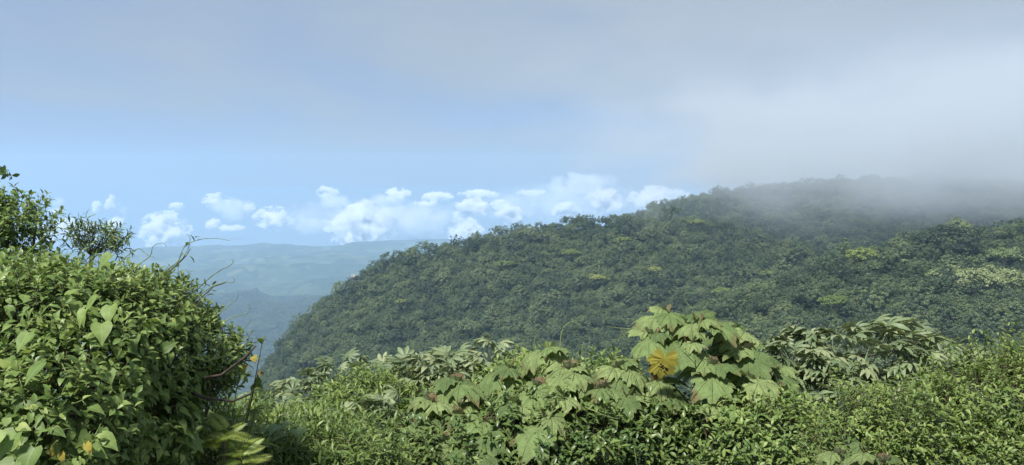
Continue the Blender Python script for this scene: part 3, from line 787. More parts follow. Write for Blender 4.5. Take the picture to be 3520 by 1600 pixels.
def leaf_lobed(seed, pet=0.55, tilt=38, droop=0.34, deep=1.0):
    """large palmate blade with toothed, drooping lobes on a long stalk"""
    g = np.random.default_rng(seed)
    lob = [(0, 1.0), (40, 0.95), (80, 0.84), (122, 0.66)]
    ang, rad = [], []
    pts = []
    for s in (-1, 1):
        for a, r_ in lob:
            if a == 0 and s < 0:
                continue
            r_ *= 1 + g.normal(0, 0.06)
            pts.append((s * a, r_, 1))
            wdt = 20
            for da, rf in ((-wdt * 0.30, 0.93), (wdt * 0.30, 0.93), (-wdt * 0.52, 0.84), (wdt * 0.52, 0.84), (-wdt * 0.72, 0.83), (wdt * 0.72, 0.83)):
                pts.append((s * a + da, r_ * (rf + g.normal(0, 0.03)), 0))
        for a, r_ in ((20, 0.79), (60, 0.75), (101, 0.65), (146, 0.52), (166, 0.26)):
            r_ = r_ + (1 - deep) * (0.95 - r_) * 0.9 * (a < 150)
            pts.append((s * a, r_ * (1 + g.normal(0, 0.07)), -1))
    pts.sort(key=lambda p: p[0])
    A = np.radians([p[0] for p in pts]); Rr = np.array([p[1] for p in pts]); kind = np.array([p[2] for p in pts])
    n = len(A)
    fold = np.where(kind == 1, -0.02, np.where(kind == -1, 0.075, 0.02)) * deep
    def ring(fr):
        x, y = np.sin(A) * Rr * fr, np.cos(A) * Rr * fr
        rr = Rr * fr
        z = -droop * rr ** 2 * (1 + 0.35 * np.sin(A * 2.0 + seed)) + fold * fr + g.normal(0, 0.012, n)
        return np.stack([x, y, z], 1)
    V = np.concatenate([[[0, 0, 0.0]], ring(0.5), ring(1.0)])
    F = []
    for i in range(n - 1):
        a, b = 1 + i, 2 + i
        F += [(0, b, a), (a, b, b + n), (a, b + n, a + n)]
    uv = V[:, :2].copy()
    t = R(tilt)
    Rm = np.array([[1, 0, 0], [0, math.cos(t), math.sin(t)], [0, -math.sin(t), math.cos(t)]])
    V = V @ Rm.T + np.array([0, pet, 0.0])
    pv, pf = tube([(0, 0, 0), (0, pet * 0.5, 0.03), (0, pet, -0.005)], [0.022, 0.016, 0.012], 3)
    F = np.concatenate([np.array(F), tri([pf]) + len(V)])
    uv = np.concatenate([uv, np.full((len(pv), 2), 0.03)])
    return np.concatenate([V, pv]), F, uv
def leaf_umbrella(seed, n=8, pet=0.9, droop=0.5, w=0.17):
    """hand-shaped compound leaf: a ring of drooping leaflets on a stalk"""
    g = np.random.default_rng(seed)
    Vs, Fs, Us, o = [], [], [], 0
    for k in range(n):
        a = R(-150 + 300 * (k + 0.5) / n) + g.normal(0, 0.08)
        ln = (1.0 - 0.28 * abs(k + 0.5 - n / 2) / (n / 2)) * g.uniform(0.88, 1.08)
        v, f, uv = leaf_simple(w=w, rows=(0.3, 0.62, 0.86), fold=0.45, droop=droop * g.uniform(0.3, 1.1), a=1.25, b=0.9)
        v = v * ln
        ca, sa = math.cos(a), math.sin(a)
        tl = g.normal(-0.12, 0.12)
        v2 = v.copy(); v2[:, 2] += tl * v[:, 1]
        x, y = v2[:, 0] * ca + v2[:, 1] * sa, -v2[:, 0] * sa + v2[:, 1] * ca
        Vs.append(np.stack([x, y, v2[:, 2]], 1)); Fs.append(f + o); Us.append(uv); o += len(v)
    V = np.concatenate(Vs)
    t = R(26)
    Rm = np.array([[1, 0, 0], [0, math.cos(t), math.sin(t)], [0, -math.sin(t), math.cos(t)]])
    V = V @ Rm.T + np.array([0, pet, 0.0])
    pv, pf = tube([(0, 0, 0), (0, pet, 0)], [0.025, 0.016], 3)
    return np.concatenate([V, pv]), np.concatenate(Fs + [tri([pf]) + o]), np.concatenate(Us + [np.full((len(pv), 2), 0.0)])
def leaf_frond(seed, n=17, droop=0.55):
    """fern frond with paired leaflets"""
    g = np.random.default_rng(seed)
    Vs, Fs, Us, o = [], [], [], 0
    for k in range(n):
        t = 0.12 + 0.86 * k / n
        ln = 0.30 * math.sin(math.pi * (0.18 + 0.8 * t)) ** 0.8 + 0.02
        for s in (-1, 1):
            a = s * R(68)
            v, f, uv = leaf_simple(w=0.085, rows=(0.3, 0.75), fold=0.1, droop=0.25, petiole=0.0)
            v = v * ln
            x, y = v[:, 0] * math.cos(a) + v[:, 1] * math.sin(a), -v[:, 0] * math.sin(a) + v[:, 1] * math.cos(a)
            V = np.stack([x, y + t, v[:, 2] - droop * t * t], 1)
            Vs.append(V); Fs.append(f + o); Us.append(uv); o += len(v)
    tt = np.linspace(0, 1, 7)
    pv, pf = tube(np.stack([0 * tt, tt, -droop * tt * tt], 1), 0.012 * (1.1 - tt), 3)
    return np.concatenate(Vs + [pv]), np.concatenate(Fs + [tri([pf]) + o]), np.concatenate(Us + [np.full((len(pv), 2), 0.0)])

# leaf tissue of each kind of plant
M_VINE = leaf_mat('vine_leaf', [(0.0, (0.07, 0.12, 0.034)), (0.5, (0.138, 0.205, 0.056)), (0.85, (0.21, 0.285, 0.078)), (1.0, (0.29, 0.34, 0.10))], veins='rib', spots=0.10, rough=0.5, spec=0.25, trans=0.38, under=(0.15, 0.19, 0.09))
M_SHRUB = leaf_mat('glossy_shrub_leaf', [(0.0, (0.062, 0.112, 0.03)), (0.5, (0.125, 0.192, 0.052)), (1.0, (0.215, 0.28, 0.08))], rough=0.42, spec=0.4, trans=0.33, under=(0.10, 0.14, 0.06))
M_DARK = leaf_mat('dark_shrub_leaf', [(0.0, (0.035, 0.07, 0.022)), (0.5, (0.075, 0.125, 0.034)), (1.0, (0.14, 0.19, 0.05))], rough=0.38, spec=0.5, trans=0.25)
M_RIGHT = leaf_mat('yellow_green_leaf', [(0.0, (0.068, 0.115, 0.028)), (0.5, (0.128, 0.188, 0.05)), (1.0, (0.225, 0.285, 0.08))], rough=0.42, spec=0.4, trans=0.35)
M_LANCE = leaf_mat('lance_leaf', [(0.0, (0.06, 0.105, 0.028)), (0.5, (0.118, 0.178, 0.048)), (1.0, (0.22, 0.275, 0.08))], rough=0.42, spec=0.4, trans=0.35)
M_GREY = leaf_mat('grey_green_leaf', [(0.0, (0.07, 0.105, 0.052)), (0.5, (0.135, 0.18, 0.09)), (1.0, (0.23, 0.265, 0.14))], rough=0.5, spec=0.35, trans=0.22, under=(0.20, 0.22, 0.15))
M_LOBED = leaf_mat('sage_lobed_leaf', [(0.0, (0.082, 0.13, 0.045)), (0.5, (0.142, 0.20, 0.07)), (0.88, (0.215, 0.27, 0.105)), (0.94, (0.20, 0.155, 0.09)), (1.0, (0.17, 0.10, 0.065))], rough=0.62, spec=0.2, trans=0.28, veins='palm', spots=0.26, under=(0.20, 0.24, 0.14))
M_FERN = leaf_mat('fern_leaf', [(0.0, (0.12, 0.18, 0.03)), (0.5, (0.19, 0.25, 0.05)), (1.0, (0.28, 0.32, 0.09))], rough=0.5, trans=0.35)
M_YELLOW = leaf_mat('yellowed_leaf', [(0.0, (0.30, 0.22, 0.05)), (0.5, (0.31, 0.27, 0.05)), (1.0, (0.18, 0.12, 0.04))], rough=0.6, spec=0.2, trans=0.35, veins=None, spots=0.85)
M_BROAD = leaf_mat('round_leaf', [(0.0, (0.07, 0.14, 0.05)), (0.5, (0.12, 0.20, 0.075)), (1.0, (0.2, 0.27, 0.09))], rough=0.5, spec=0.3, trans=0.3, veins='rib')

K_SMALL = [leaf_simple(w=0.21, fold=0.4, droop=d, twist=t) for d, t in ((0.12, 0.0), (0.3, 0.2), (0.42, -0.2), (0.22, 0.1))]
K_OVAL = [leaf_simple(w=0.27, fold=0.3, droop=d, a=0.95, twist=t) for d, t in ((0.1, 0.1), (0.3, -0.15), (0.4, 0.2), (0.2, 0.0))]
K_LANCE = [leaf_simple(w=0.125, fold=0.35, droop=d, twist=t) for d, t in ((0.15, 0.2), (0.4, -0.2), (0.55, 0.1), (0.28, 0.0))]
K_HEART = [leaf_heart(w=w, droop=d, fold=f) for w, d, f in ((0.36, 0.25, 0.25), (0.42, 0.4, 0.35), (0.32, 0.5, 0.5), (0.45, 0.3, 0.2), (0.38, 0.15, 0.15))]
K_BROAD = [leaf_heart(w=w, droop=d, fold=f) for w, d, f in ((0.5, 0.2, 0.2), (0.54, 0.3, 0.25), (0.46, 0.25, 0.3))]
K_LOBED = [leaf_lobed(s, tilt=t, droop=d) for s, t, d in ((1, 35, 0.42), (2, 48, 0.52), (3, 28, 0.60), (4, 55, 0.38), (5, 40, 0.70), (6, 44, 0.46))]
K_YOUNG = [leaf_lobed(s, tilt=5, droop=-0.25, pet=0.3) for s in (11, 12)]
K_UMB = [leaf_umbrella(s, n=n, droop=d) for s, n, d in ((1, 8, 0.45), (2, 9, 0.6), (3, 7, 0.5), (4, 8, 0.75), (5, 9, 0.35))]
K_FROND = [leaf_frond(s, droop=d) for s, d in ((1, 0.45), (2, 0.7), (3, 0.25))]

# ------------------------------------------------------------------ plants
UP = np.array([0, 0, 1.0])
PLANTS = []
class Plant:
    def __init__(self, name, label, cat, base, kinds, mat, tints=(0.1, 0.3, 0.45, 0.6, 0.8), group=None, nparts=300, part='leaf', seed=0):
        self.name, self.label, self.cat, self.kinds, self.mat, self.group, self.nparts, self.part = name, label, cat, kinds, mat, group, nparts, part
        b = np.array(base, float)
        self.base = np.array([b[0], b[1], float(terrain(b[0], b[1]))])
        self.tints = tints
        self.pos, self.Y, self.Z, self.s, self.k, self.t = [], [], [], [], [], []
        self.twigs, self.stems, self.extra = [], [], []
        self.g = np.random.default_rng(1000 + seed + len(PLANTS) * 13)
        PLANTS.append(self)
    def leaf(self, pos, Y, Z, s, k=None, t=None):
        pos = np.atleast_2d(pos); n = len(pos)
        Y = unit(np.broadcast_to(Y, (n, 3))); Z = np.broadcast_to(Z, (n, 3))
        Z = unit(Z - Y * (Z * Y).sum(1, keepdims=True) + 1e-6)
        self.pos.append(pos); self.Y.append(Y); self.Z.append(Z); self.s.append(np.broadcast_to(s, (n,)).astype(float))
        self.k.append(self.g.integers(0, len(self.kinds), n) if k is None else np.broadcast_to(k, (n,)))
        self.t.append(self.g.integers(0, len(self.tints), n) if t is None else np.clip(np.broadcast_to(t, (n,)), 0, len(self.tints) - 1).astype(int))
    def shoots(self, p, d, L, nl, ls, spread=58, opposite=True, up=0.55, tiptint=True, twig=0.0022, droop=0.0):
        """leafy shoots: p start points, d directions, L lengths, nl leaves on each, ls leaf length"""
        n = len(p); g = self.g
        d = unit(d)
        a0 = unit(np.cross(d, unit(g.normal(0, 1, (n, 3)))))
        b0 = np.cross(d, a0)
        ph0 = g.uniform(0, 6.28, n)
        base_t = g.integers(0, len(self.tints) - 1, n)
        for q in range(nl):
            f = (q // 2 * 2 + 1.0) / nl if opposite else (q + 0.7) / nl
            ph = ph0 + ((q // 2) * 1.5708 + (q % 2) * 3.1416 if opposite else q * 2.4) + g.normal(0, 0.3, n)
            rad = np.cos(ph)[:, None] * a0 + np.sin(ph)[:, None] * b0
            sp = np.radians(spread + 25 * (1 - f) - 22 * f + g.normal(0, 10, n))[:, None]
            Y = d * np.cos(sp) + rad * np.sin(sp) - UP * droop
            Z = d * 0.9 + UP * up + g.normal(0, 0.22, (n, 3))
            pos = p + d * (L * f)[:, None] + g.normal(0, 0.004, (n, 3))
            tt = base_t + (1 if (tiptint and f > 0.75) else 0) + (g.random(n) < 0.15)
            self.leaf(pos, Y, Z, ls * g.uniform(0.65, 1.2, n) * (1 - 0.35 * abs(f - 0.45)), t=tt)
        if twig > 0:
            for q in range(n):
                e = p[q] + d[q] * L[q]
                self.twigs.append(tube([p[q] - d[q] * L[q] * 0.6 - UP * 0.02, p[q], e], [twig * 1.3, twig, twig * 0.5], 3))
    def stem(self, pts, rad, mat=None, sides=6, name='stem', parent=None):
        self.stems.append((name, tube(pts, rad, sides), mat or BARK))
def blob_pts(blobs, n, g, inward=0.3, noise=0.16, front=0.45, low=-0.75):
    B = np.array([list(P(b[0], b[1], b[2])) + [b[3] / FPX * b[2], b[5], b[4] / FPX * b[2]] for b in blobs])
    cen, Rd = B[:, :3], B[:, 3:]
    area = Rd[:, 0] * Rd[:, 2] + Rd[:, 0] * Rd[:, 1]
    P_, N_ = [], []
    m = 0
    while m < n:
        bi = g.choice(len(B), n * 2, p=area / area.sum())
        u = unit(g.normal(0, 1, (n * 2, 3)))
        ok = (u[:, 1] < front) & (u[:, 2] > low)
        bi, u = bi[ok], u[ok]
        q = cen[bi] + u * Rd[bi]
        nz_ = fbm(q[:, 0] * 3.1 / Rd[bi, 0].clip(0.3), q[:, 2] * 3.1 / Rd[bi, 2].clip(0.3) + q[:, 1], 77, 3)
        rr = 1 + noise * 2 * nz_ - inward * g.random(len(q)) ** 2
        q = cen[bi] + u * Rd[bi] * rr[:, None]
        dd = np.stack([np.linalg.norm((q - cen[j]) / Rd[j], axis=1) for j in range(len(B))], 1)
        dd[np.arange(len(q)), bi] = 9
        ok = dd.min(1) > 0.72 if len(B) > 1 else np.ones(len(q), bool)
        P_.append(q[ok]); N_.append(unit(u[ok] / Rd[bi][ok])); m += ok.sum()
    return np.concatenate(P_)[:n], np.concatenate(N_)[:n], cen, Rd
def bush(pl, blobs, n, L, nl, ls, inward=0.35, noise=0.16, upb=0.7, nstems=5, front=0.45, stem_r=0.018, low=-0.75, **kw):
    p, nrm, cen, Rd = blob_pts(blobs, n, pl.g, inward, noise, front, low)
    d = unit(nrm * 0.65 + UP * upb + pl.g.normal(0, 0.35, p.shape))
    pl.shoots(p, d, L * pl.g.uniform(0.6, 1.35, len(p)), nl, ls, **kw)
    for q in range(nstems):
        c = cen[q % len(cen)] + pl.g.normal(0, 0.4, 3) * Rd[q % len(cen)] * np.array([1, 0.5, 0.6])
        b = pl.base + np.array([pl.g.normal(0, 0.12), pl.g.normal(0, 0.12), -0.05])
        m1 = b * 0.5 + c * 0.5 + pl.g.normal(0, 0.10, 3) + (c - b)[2] * 0.1 * UP
        pl.stem([b, b * 0.75 + m1 * 0.25 + pl.g.normal(0, 0.03, 3), m1, m1 * 0.4 + c * 0.6 + pl.g.normal(0, 0.04, 3), c], np.array([1.3, 1.1, 0.8, 0.55, 0.25]) * stem_r, BARK)
    return p, nrm
def root_under(px, py, d):
    return P(px, py, d)

def smooth3(pts, k=4):
    pts = np.asarray(pts, float); t = np.arange(len(pts)); u = np.linspace(0, len(pts) - 1, (len(pts) - 1) * k + 1)
    o = np.stack([np.interp(u, t, pts[:, j]) for j in range(3)], 1)
    for _ in range(3):
        o2 = o.copy(); o2[1:-1] = (o[:-2] + 2 * o[1:-1] + o[2:]) / 4; o = o2
    return o
# --- left: shrub overgrown by a heart-leaved vine
b1 = [(150, 1285, 4.0, 330, 315, 0.5), (400, 1200, 4.2, 250, 205, 0.45), (110, 1490, 3.5, 310, 250, 0.4), (400, 1480, 4.1, 240, 250, 0.4), (60, 1085, 4.4, 230, 125, 0.5), (-260, 1290, 4.0, 300, 360, 0.5)]
host = Plant('overgrown_shrub', 'small-leaved dark shrub buried under the heart-leaved vine at the left', 'shrub', P(200, 1600, 4.3), K_OVAL, M_SHRUB, tints=(0.2, 0.4, 0.55, 0.75, 0.95))
bush(host, b1, 2800, 0.13, 8, 0.054, inward=0.75, noise=0.14, nstems=9)
vine = Plant('heart_leaved_vine', 'vine with pale green heart-shaped leaves trailing over the left shrub', 'vine', P(330, 1600, 3.7), K_HEART, M_VINE, tints=(0.15, 0.35, 0.5, 0.65, 0.8, 0.95))
def strands(pl, blobs, n, steps, step, ls, out=0.03, down=0.15, rad=0.0028):
    p, nrm, cen, Rd = blob_pts(blobs, n, pl.g, 0.05, 0.14, 0.2, -0.7)
    g = pl.g
    for q in range(n):
        x = p[q].copy(); nn = nrm[q]
        hd = unit(np.cross(nn, g.normal(0, 1, 3)))
        path = []
        big = g.uniform(0.75, 1.5)
        tt = g.integers(0, len(pl.tints))
        for k in range(steps):
            # keep on the surface of the bush
            dd = (x - cen) / Rd; j = np.argmin(np.linalg.norm(dd, axis=1)); u = dd[j]; r_ = np.linalg.norm(u)
            nn = unit(u / Rd[j])
            x = cen[j] + Rd[j] * u / r_ * (1.03 + 0.05 * math.sin(k * 1.3 + q)) + nn * out
            path.append(x.copy())
            hd = unit(hd - nn * hd.dot(nn) + g.normal(0, 0.35, 3) - UP * down * 0.5)
            Y = unit(nn * 0.75 - UP * g.uniform(0.2, 1.0) + np.cross(nn, hd) * (1 if k % 2 else -1) * g.uniform(0.2, 0.9) + hd * 0.3)
            Z = nn * 0.9 + UP * 0.55 + g.normal(0, 0.25, 3)
            pl.leaf(x, Y, Z, ls * big * g.uniform(0.6, 1.15) * (1 - 0.5 * k / steps), t=tt + g.integers(-1, 2))
            x = x + hd * step
        pl.twigs.append(tube(path, np.linspace(rad, rad * 0.4, len(path)), 3))
strands(vine, b1, 210, 11, 0.055, 0.056)
strands(vine, [b1[2], b1[3]], 22, 7, 0.07, 0.09)
# a few big solitary vine leaves that face the light
for px, py, d, s, t in [(345, 1005, 3.75, 0.13, 2), (300, 1055, 3.7, 0.11, 4), (385, 1040, 3.7, 0.13, 3), (395, 870, 4.0, 0.12, 2), (350, 1100, 3.55, 0.14, 3), (110, 1130, 3.3, 0.13, 2), (160, 1235, 3.2, 0.14, 1),
                        (75, 1470, 2.95, 0.16, 2), (130, 1520, 2.95, 0.15, 1), (20, 1460, 2.9, 0.15, 4), (70, 1570, 2.8, 0.15, 2), (430, 1390, 3.6, 0.11, 3), (365, 1265, 3.5, 0.10, 2), (410, 1325, 3.6, 0.10, 3)]:
    vine.leaf(P(px, py, d), (vine.g.normal(0, 0.4), -0.6, -0.5), (vine.g.normal(0, 0.2), -0.55, 0.85), s * 0.72, t=t)

# --- left: rounded bush in front of the plain
b2 = [(550, 1090, 4.7, 105, 95, 0.35), (645, 1230, 4.6, 135, 130, 0.4), (475, 1050, 4.8, 120, 75, 0.35), (350, 1040, 4.8, 180, 70, 0.35), (600, 1340, 4.6, 130, 110, 0.35), (745, 1240, 4.65, 95, 110, 0.3)]
left_b = Plant('rounded_bush', 'rounded leafy bush standing against the blue plain at the left', 'shrub', P(600, 1600, 4.9), K_SMALL, M_SHRUB, tints=(0.2, 0.4, 0.55, 0.75, 0.95))
bush(left_b, b2, 1350, 0.12, 8, 0.048, inward=0.35, noise=0.30, nstems=8)
p, nrm, _, _ = blob_pts(b2[:4], 70, left_b.g, 0.0, 0.1, 0.4, 0.1)
left_b.shoots(p, nrm * 0.4 + UP + left_b.g.normal(0, 0.3, p.shape), left_b.g.uniform(0.07, 0.15, 70), 8, 0.045)

# --- tree behind the vine, upper left, with a bough reaching in at the picture's edge
b3 = [(40, 765, 7.2, 85, 75, 0.5), (110, 805, 7.1, 60, 55, 0.35), (-110, 780, 7.2, 120, 95, 0.5), (40, 950, 6.8, 150, 50, 0.5), (190, 975, 6.6, 90, 40, 0.4)]
t3 = Plant('leafy_tree', 'dense small-leaved tree top rising behind the vine at the left edge', 'tree', P(40, 1400, 7.4), K_OVAL, M_SHRUB, tints=(0.1, 0.3, 0.5, 0.7, 0.9))
bush(t3, b3, 800, 0.16, 8, 0.065, inward=0.35, noise=0.25, nstems=8, stem_r=0.035)
b3b = Plant('leafy_branch', 'thin leafy branch tip at the left edge high above the dense tree', 'tree', P(-70, 1400, 6.2), K_OVAL, M_DARK, tints=(0.2, 0.4, 0.6))
pb_ = [P(-70, 1400, 6.2), P(-90, 1000, 6.1), P(-60, 760, 6.0), P(-15, 620, 6.0), P(6, 580, 6.0)]
pb_[0] = np.array([pb_[0][0], pb_[0][1], float(terrain(pb_[0][0], pb_[0][1]))])
b3b.stem(pb_, [0.03, 0.022, 0.014, 0.008, 0.004], DARKBARK)
for px, py in ((-6, 600), (-16, 620), (-30, 650), (-45, 690), (-60, 720), (-12, 612)):
    q = P(px, py, 6.0)[None] + b3b.g.normal(0, 0.02, (1, 3))
    b3b.shoots(q, np.array([[0.8, -0.3, 0.3]]) + b3b.g.normal(0, 0.4, (1, 3)), np.array([0.09]), 8, 0.06)
# --- slender tree with narrow leaves
t4 = Plant('slender_tree', 'slender narrow-leaved young tree outlined against the white cloud', 'tree', P(320, 1400, 7.8), K_LANCE, M_DARK, tints=(0.3, 0.5, 0.7, 0.95))
tips = [(255, 800), (270, 790), (285, 782), (300, 795), (330, 785), (350, 800), (365, 815), (390, 800), (400, 815), (410, 820), (380, 835), (345, 835), (300, 825), (265, 825), (275, 850), (310, 850), (350, 860), (385, 850), (400, 790), (320, 810), (335, 845), (290, 840), (260, 812), (372, 850)]
bt = np.array([t4.base, P(318, 1000, 7.8), P(312, 900, 7.8), P(315, 862, 7.8)])
t4.stem(bt, [0.035, 0.02, 0.015, 0.012], DARKBARK)
for px, py in tips:
    e = P(px, py, 7.8 + t4.g.normal(0, 0.12)); s0 = bt[2] * t4.g.uniform(0, 0.6) + bt[3]; s0 = bt[3] + (bt[2] - bt[3]) * t4.g.uniform(0, 0.5)
    t4.stem([s0, s0 * 0.5 + e * 0.5 + np.array([0, 0, -0.02]), e], [0.006, 0.0045, 0.002], DARKBARK, 4, 'branch')
    n = 5
    t4.shoots(e + t4.g.normal(0, 0.035, (n, 3)), (e - s0) / np.linalg.norm(e - s0) + t4.g.normal(0, 0.6, (n, 3)), t4.g.uniform(0.05, 0.10, n), 7, 0.075, opposite=False, spread=48)

# --- sapling with yellowing leaves at the flank of the rounded bush
sap = Plant('broad_leaved_sapling', 'spindly sapling with a few broad leaves beside the rounded bush', 'sapling', P(800, 1650, 4.8), K_OVAL, M_LANCE, tints=(0.3, 0.5, 0.7, 0.9), nparts=90)
for tip, n in ((P(900, 1185, 4.75), 9), (P(885, 1290, 4.7), 9), (P(865, 1345, 4.65), 8), (P(880, 1400, 4.6), 8), (P(815, 1330, 4.6), 7), (P(790, 1440, 4.5), 9), (P(840, 1470, 4.5), 9), (P(740, 1420, 4.5), 8)):
    b = sap.base + sap.g.normal(0, 0.03, 3); mid = b * 0.4 + tip * 0.6 + np.array([-0.14, 0.05, 0.10])
    path = smooth3([b, b * 0.5 + mid * 0.5 + sap.g.normal(0, 0.04, 3), mid, tip])
    sap.stem(path, np.linspace(0.007, 0.0025, len(path)), BARK, 5)
    f = sap.g.uniform(0.72, 1.0, n); f[0] = 1.0
    for q in range(n):
        x = path[int(f[q] * (len(path) - 1))]
        sap.leaf(x, np.array([0.7, -0.5, -0.15]) + sap.g.normal(0, 0.6, 3), (0, -0.35, 0.9), sap.g.uniform(0.055, 0.095))
sapy = [(868, 1222, 4.55, 0.04), (850, 1252, 4.55, 0.05), (905, 1275, 4.6, 0.035)]
# bare arching twigs in the gap below
for a in ([(640, 1340), (700, 1368), (800, 1380), (860, 1355), (875, 1340)], [(560, 1470), (640, 1455), (720, 1462)], [(430, 1500), (520, 1470), (650, 1455)], [(640, 1570), (740, 1520), (800, 1470)], [(500, 1560), (600, 1525), (700, 1500)], [(700, 1300), (760, 1290), (840, 1230), (880, 1190)],
          ):
    sap.stem([P(x, y, 4.15 + 0.05 * k) for k, (x, y) in enumerate(a)], np.linspace(0.010, 0.004, len(a)), DARKBARK, 5, 'branch')

# --- palmate-leaved trees
def umbrella_tree(pl, blobs, n, ls, stem_r=0.03, upb=0.8):
    p, nrm, cen, Rd = blob_pts(blobs, n, pl.g, 0.35, 0.12, 0.5, -0.45)
    heads = []
    Y = nrm * 0.8 + UP * upb * pl.g.uniform(0.1, 1.0, (n, 1)) + pl.g.normal(0, 0.3, (n, 3)) + np.array([0, -0.25, 0])
    Z = UP + pl.g.normal(0, 0.15, (n, 3))
    pl.leaf(p, Y, Z, ls * pl.g.uniform(0.7, 1.2, n))
    for q in range(len(cen)):
        c = cen[q]; b = pl.base
        m1 = b * 0.5 + c * 0.5 + pl.g.normal(0, 0.15, 3)
        pl.stem([b + pl.g.normal(0, 0.05, 3), m1, c], np.array([1.3, 0.9, 0.5]) * stem_r, BARK)
        for z in range(7):
            e = p[pl.g.integers(0, n)]
            if np.linalg.norm(e - c) < 2.2 * Rd[q].max():
                pl.stem([c, c * 0.5 + e * 0.5 - UP * 0.06, e], np.array([0.5, 0.35, 0.2]) * stem_r, BARK, 5, 'branch')
um1 = Plant('umbrella_leaf_tree', 'grey-green tree with hand-shaped leaves left of the light green bush', 'tree', P(1000, 1700, 13), K_UMB, M_GREY, tints=(0.1, 0.35, 0.6, 0.85))
umbrella_tree(um1, [(970, 1420, 12.8, 110, 55, 0.8), (1070, 1355, 13.2, 80, 45, 0.6), (900, 1490, 12, 130, 50, 0.8), (1080, 1470, 11.5, 120, 55, 0.7), (1180, 1295, 13.6, 90, 32, 0.6)], 230, 0.19)
um2 = Plant('umbrella_leaf_tree', 'tree with pale hand-shaped leaves between the light green bush and the lobed leaves', 'tree', P(1560, 1700, 11.5), K_UMB, M_GREY, tints=(0.3, 0.55, 0.8, 1.0))
umbrella_tree(um2, [(1560, 1300, 11.8, 130, 55, 0.7), (1655, 1235, 12, 65, 35, 0.4), (1400, 1310, 12, 80, 40, 0.5), (1500, 1330, 11, 150, 60, 0.6), (1700, 1270, 11.5, 90, 60, 0.5)], 230, 0.19)
um3 = Plant('umbrella_leaf_tree', 'spreading tree of large hand-shaped leaves right of the tall lobed plant', 'tree', P(2900, 1750, 9.2), K_UMB, M_GREY, tints=(0.25, 0.5, 0.7, 0.95))
umbrella_tree(um3, [(2720, 1240, 9.3, 130, 60, 0.7), (2960, 1220, 9.1, 190, 60, 0.7), (3110, 1210, 9.3, 80, 42, 0.5), (2850, 1360, 8.8, 190, 95, 0.6), (3230, 1290, 9.5, 120, 50, 0.6), (2960, 1430, 8.2, 120, 70, 0.5)], 380, 0.18)
um4 = Plant('umbrella_leaf_sapling', 'low sapling with hand-shaped leaves below the light green bush', 'sapling', P(1290, 1750, 8.2), K_UMB, M_GREY, tints=(0.3, 0.6, 0.85))
umbrella_tree(um4, [(1290, 1490, 8.2, 130, 70, 0.5), (1380, 1440, 8.4, 70, 40, 0.3)], 40, 0.17, 0.015)

# --- light green bush between them, and shrubs below
bm = Plant('light_green_bush', 'light green dome-shaped bush between the two grey-green trees', 'shrub', P(1230, 1700, 10), K_LANCE, M_RIGHT, tints=(0.1, 0.35, 0.6, 0.85))
bush(bm, [(1270, 1390, 10, 130, 65, 0.8), (1200, 1460, 9.6, 150, 70, 0.8), (1390, 1430, 10, 90, 55, 0.6)], 750, 0.22, 8, 0.115, noise=0.2, stem_r=0.025)
sh1 = Plant('lance_leaved_shrub', 'yellow-green shrub with narrow leaves at the bottom, left of the lobed plants', 'shrub', P(1060, 1750, 5.6), K_LANCE, M_LANCE, tints=(0.15, 0.4, 0.6, 0.9))
bush(sh1, [(1040, 1570, 5.7, 200, 95, 0.4), (1250, 1590, 5.4, 130, 80, 0.4), (1130, 1520, 6.2, 130, 60, 0.4)], 520, 0.15, 9, 0.085, noise=0.25, opposite=False, spread=50)
sh1b = Plant('lance_leaved_shrub', 'narrow-leaved shrub at the bottom between the bright ferns and yellow-green shrub', 'shrub', P(840, 1750, 5.2), K_LANCE, M_LANCE, tints=(0.2, 0.45, 0.65, 0.9))
bush(sh1b, [(830, 1560, 5.3, 140, 90, 0.4), (900, 1490, 6.2, 120, 60, 0.4), (690, 1590, 4.7, 170, 90, 0.3), (760, 1510, 6.4, 130, 70, 0.4), (850, 1480, 7.5, 100, 50, 0.4), (640, 1490, 5.0, 130, 80, 0.3)], 900, 0.15, 9, 0.08, noise=0.25, opposite=False, spread=50)
rd = Plant('round_leaved_plant', 'plant with smooth round leaves above the yellow-green shrub', 'plant', P(970, 1700, 5.4), K_BROAD, M_BROAD, tints=(0.4, 0.6, 0.75), nparts=60)
for px, py, s in [(965, 1462, 0.12), (1020, 1475, 0.11), (925, 1475, 0.12), (900, 1490, 0.10), (985, 1490, 0.10), (1000, 1452, 0.08), (940, 1500, 0.09)]:
    e = P(px, py, 5.2)
    rd.leaf(e, (rd.g.normal(0, 0.7), -0.7, 0.05), (0, -0.25, 1), s)
    rd.stem([rd.base, rd.base * 0.3 + e * 0.7 - UP * 0.05, e], [0.008, 0.005, 0.003], GREENSTEM, 4)
for j, (px, py, lab) in enumerate([(770, 1500, 'bright yellow-green fern under the rounded bush'), (640, 1540, 'pale fern beside the lower leaves of the vine'), (840, 1575, 'yellow-green fern at the bottom edge below the sapling')]):
    fe = Plant('fern', lab, 'fern', P(px, py, 4.2), K_FROND, M_FERN, tints=(0.2, 0.5, 0.8), part='frond')
    c = P(px, py + 10, 4.2)
    fe.stem([fe.base, c], [0.014, 0.010], BARK, 5)
    for q in range(15):
        a = q * 2.4
        fe.leaf(c + fe.g.normal(0, 0.02, 3), (math.cos(a), math.sin(a) * 0.8 - 0.2, 0.25 + 0.6 * fe.g.random()), (0, -0.3, 1), fe.g.uniform(0.10, 0.17))

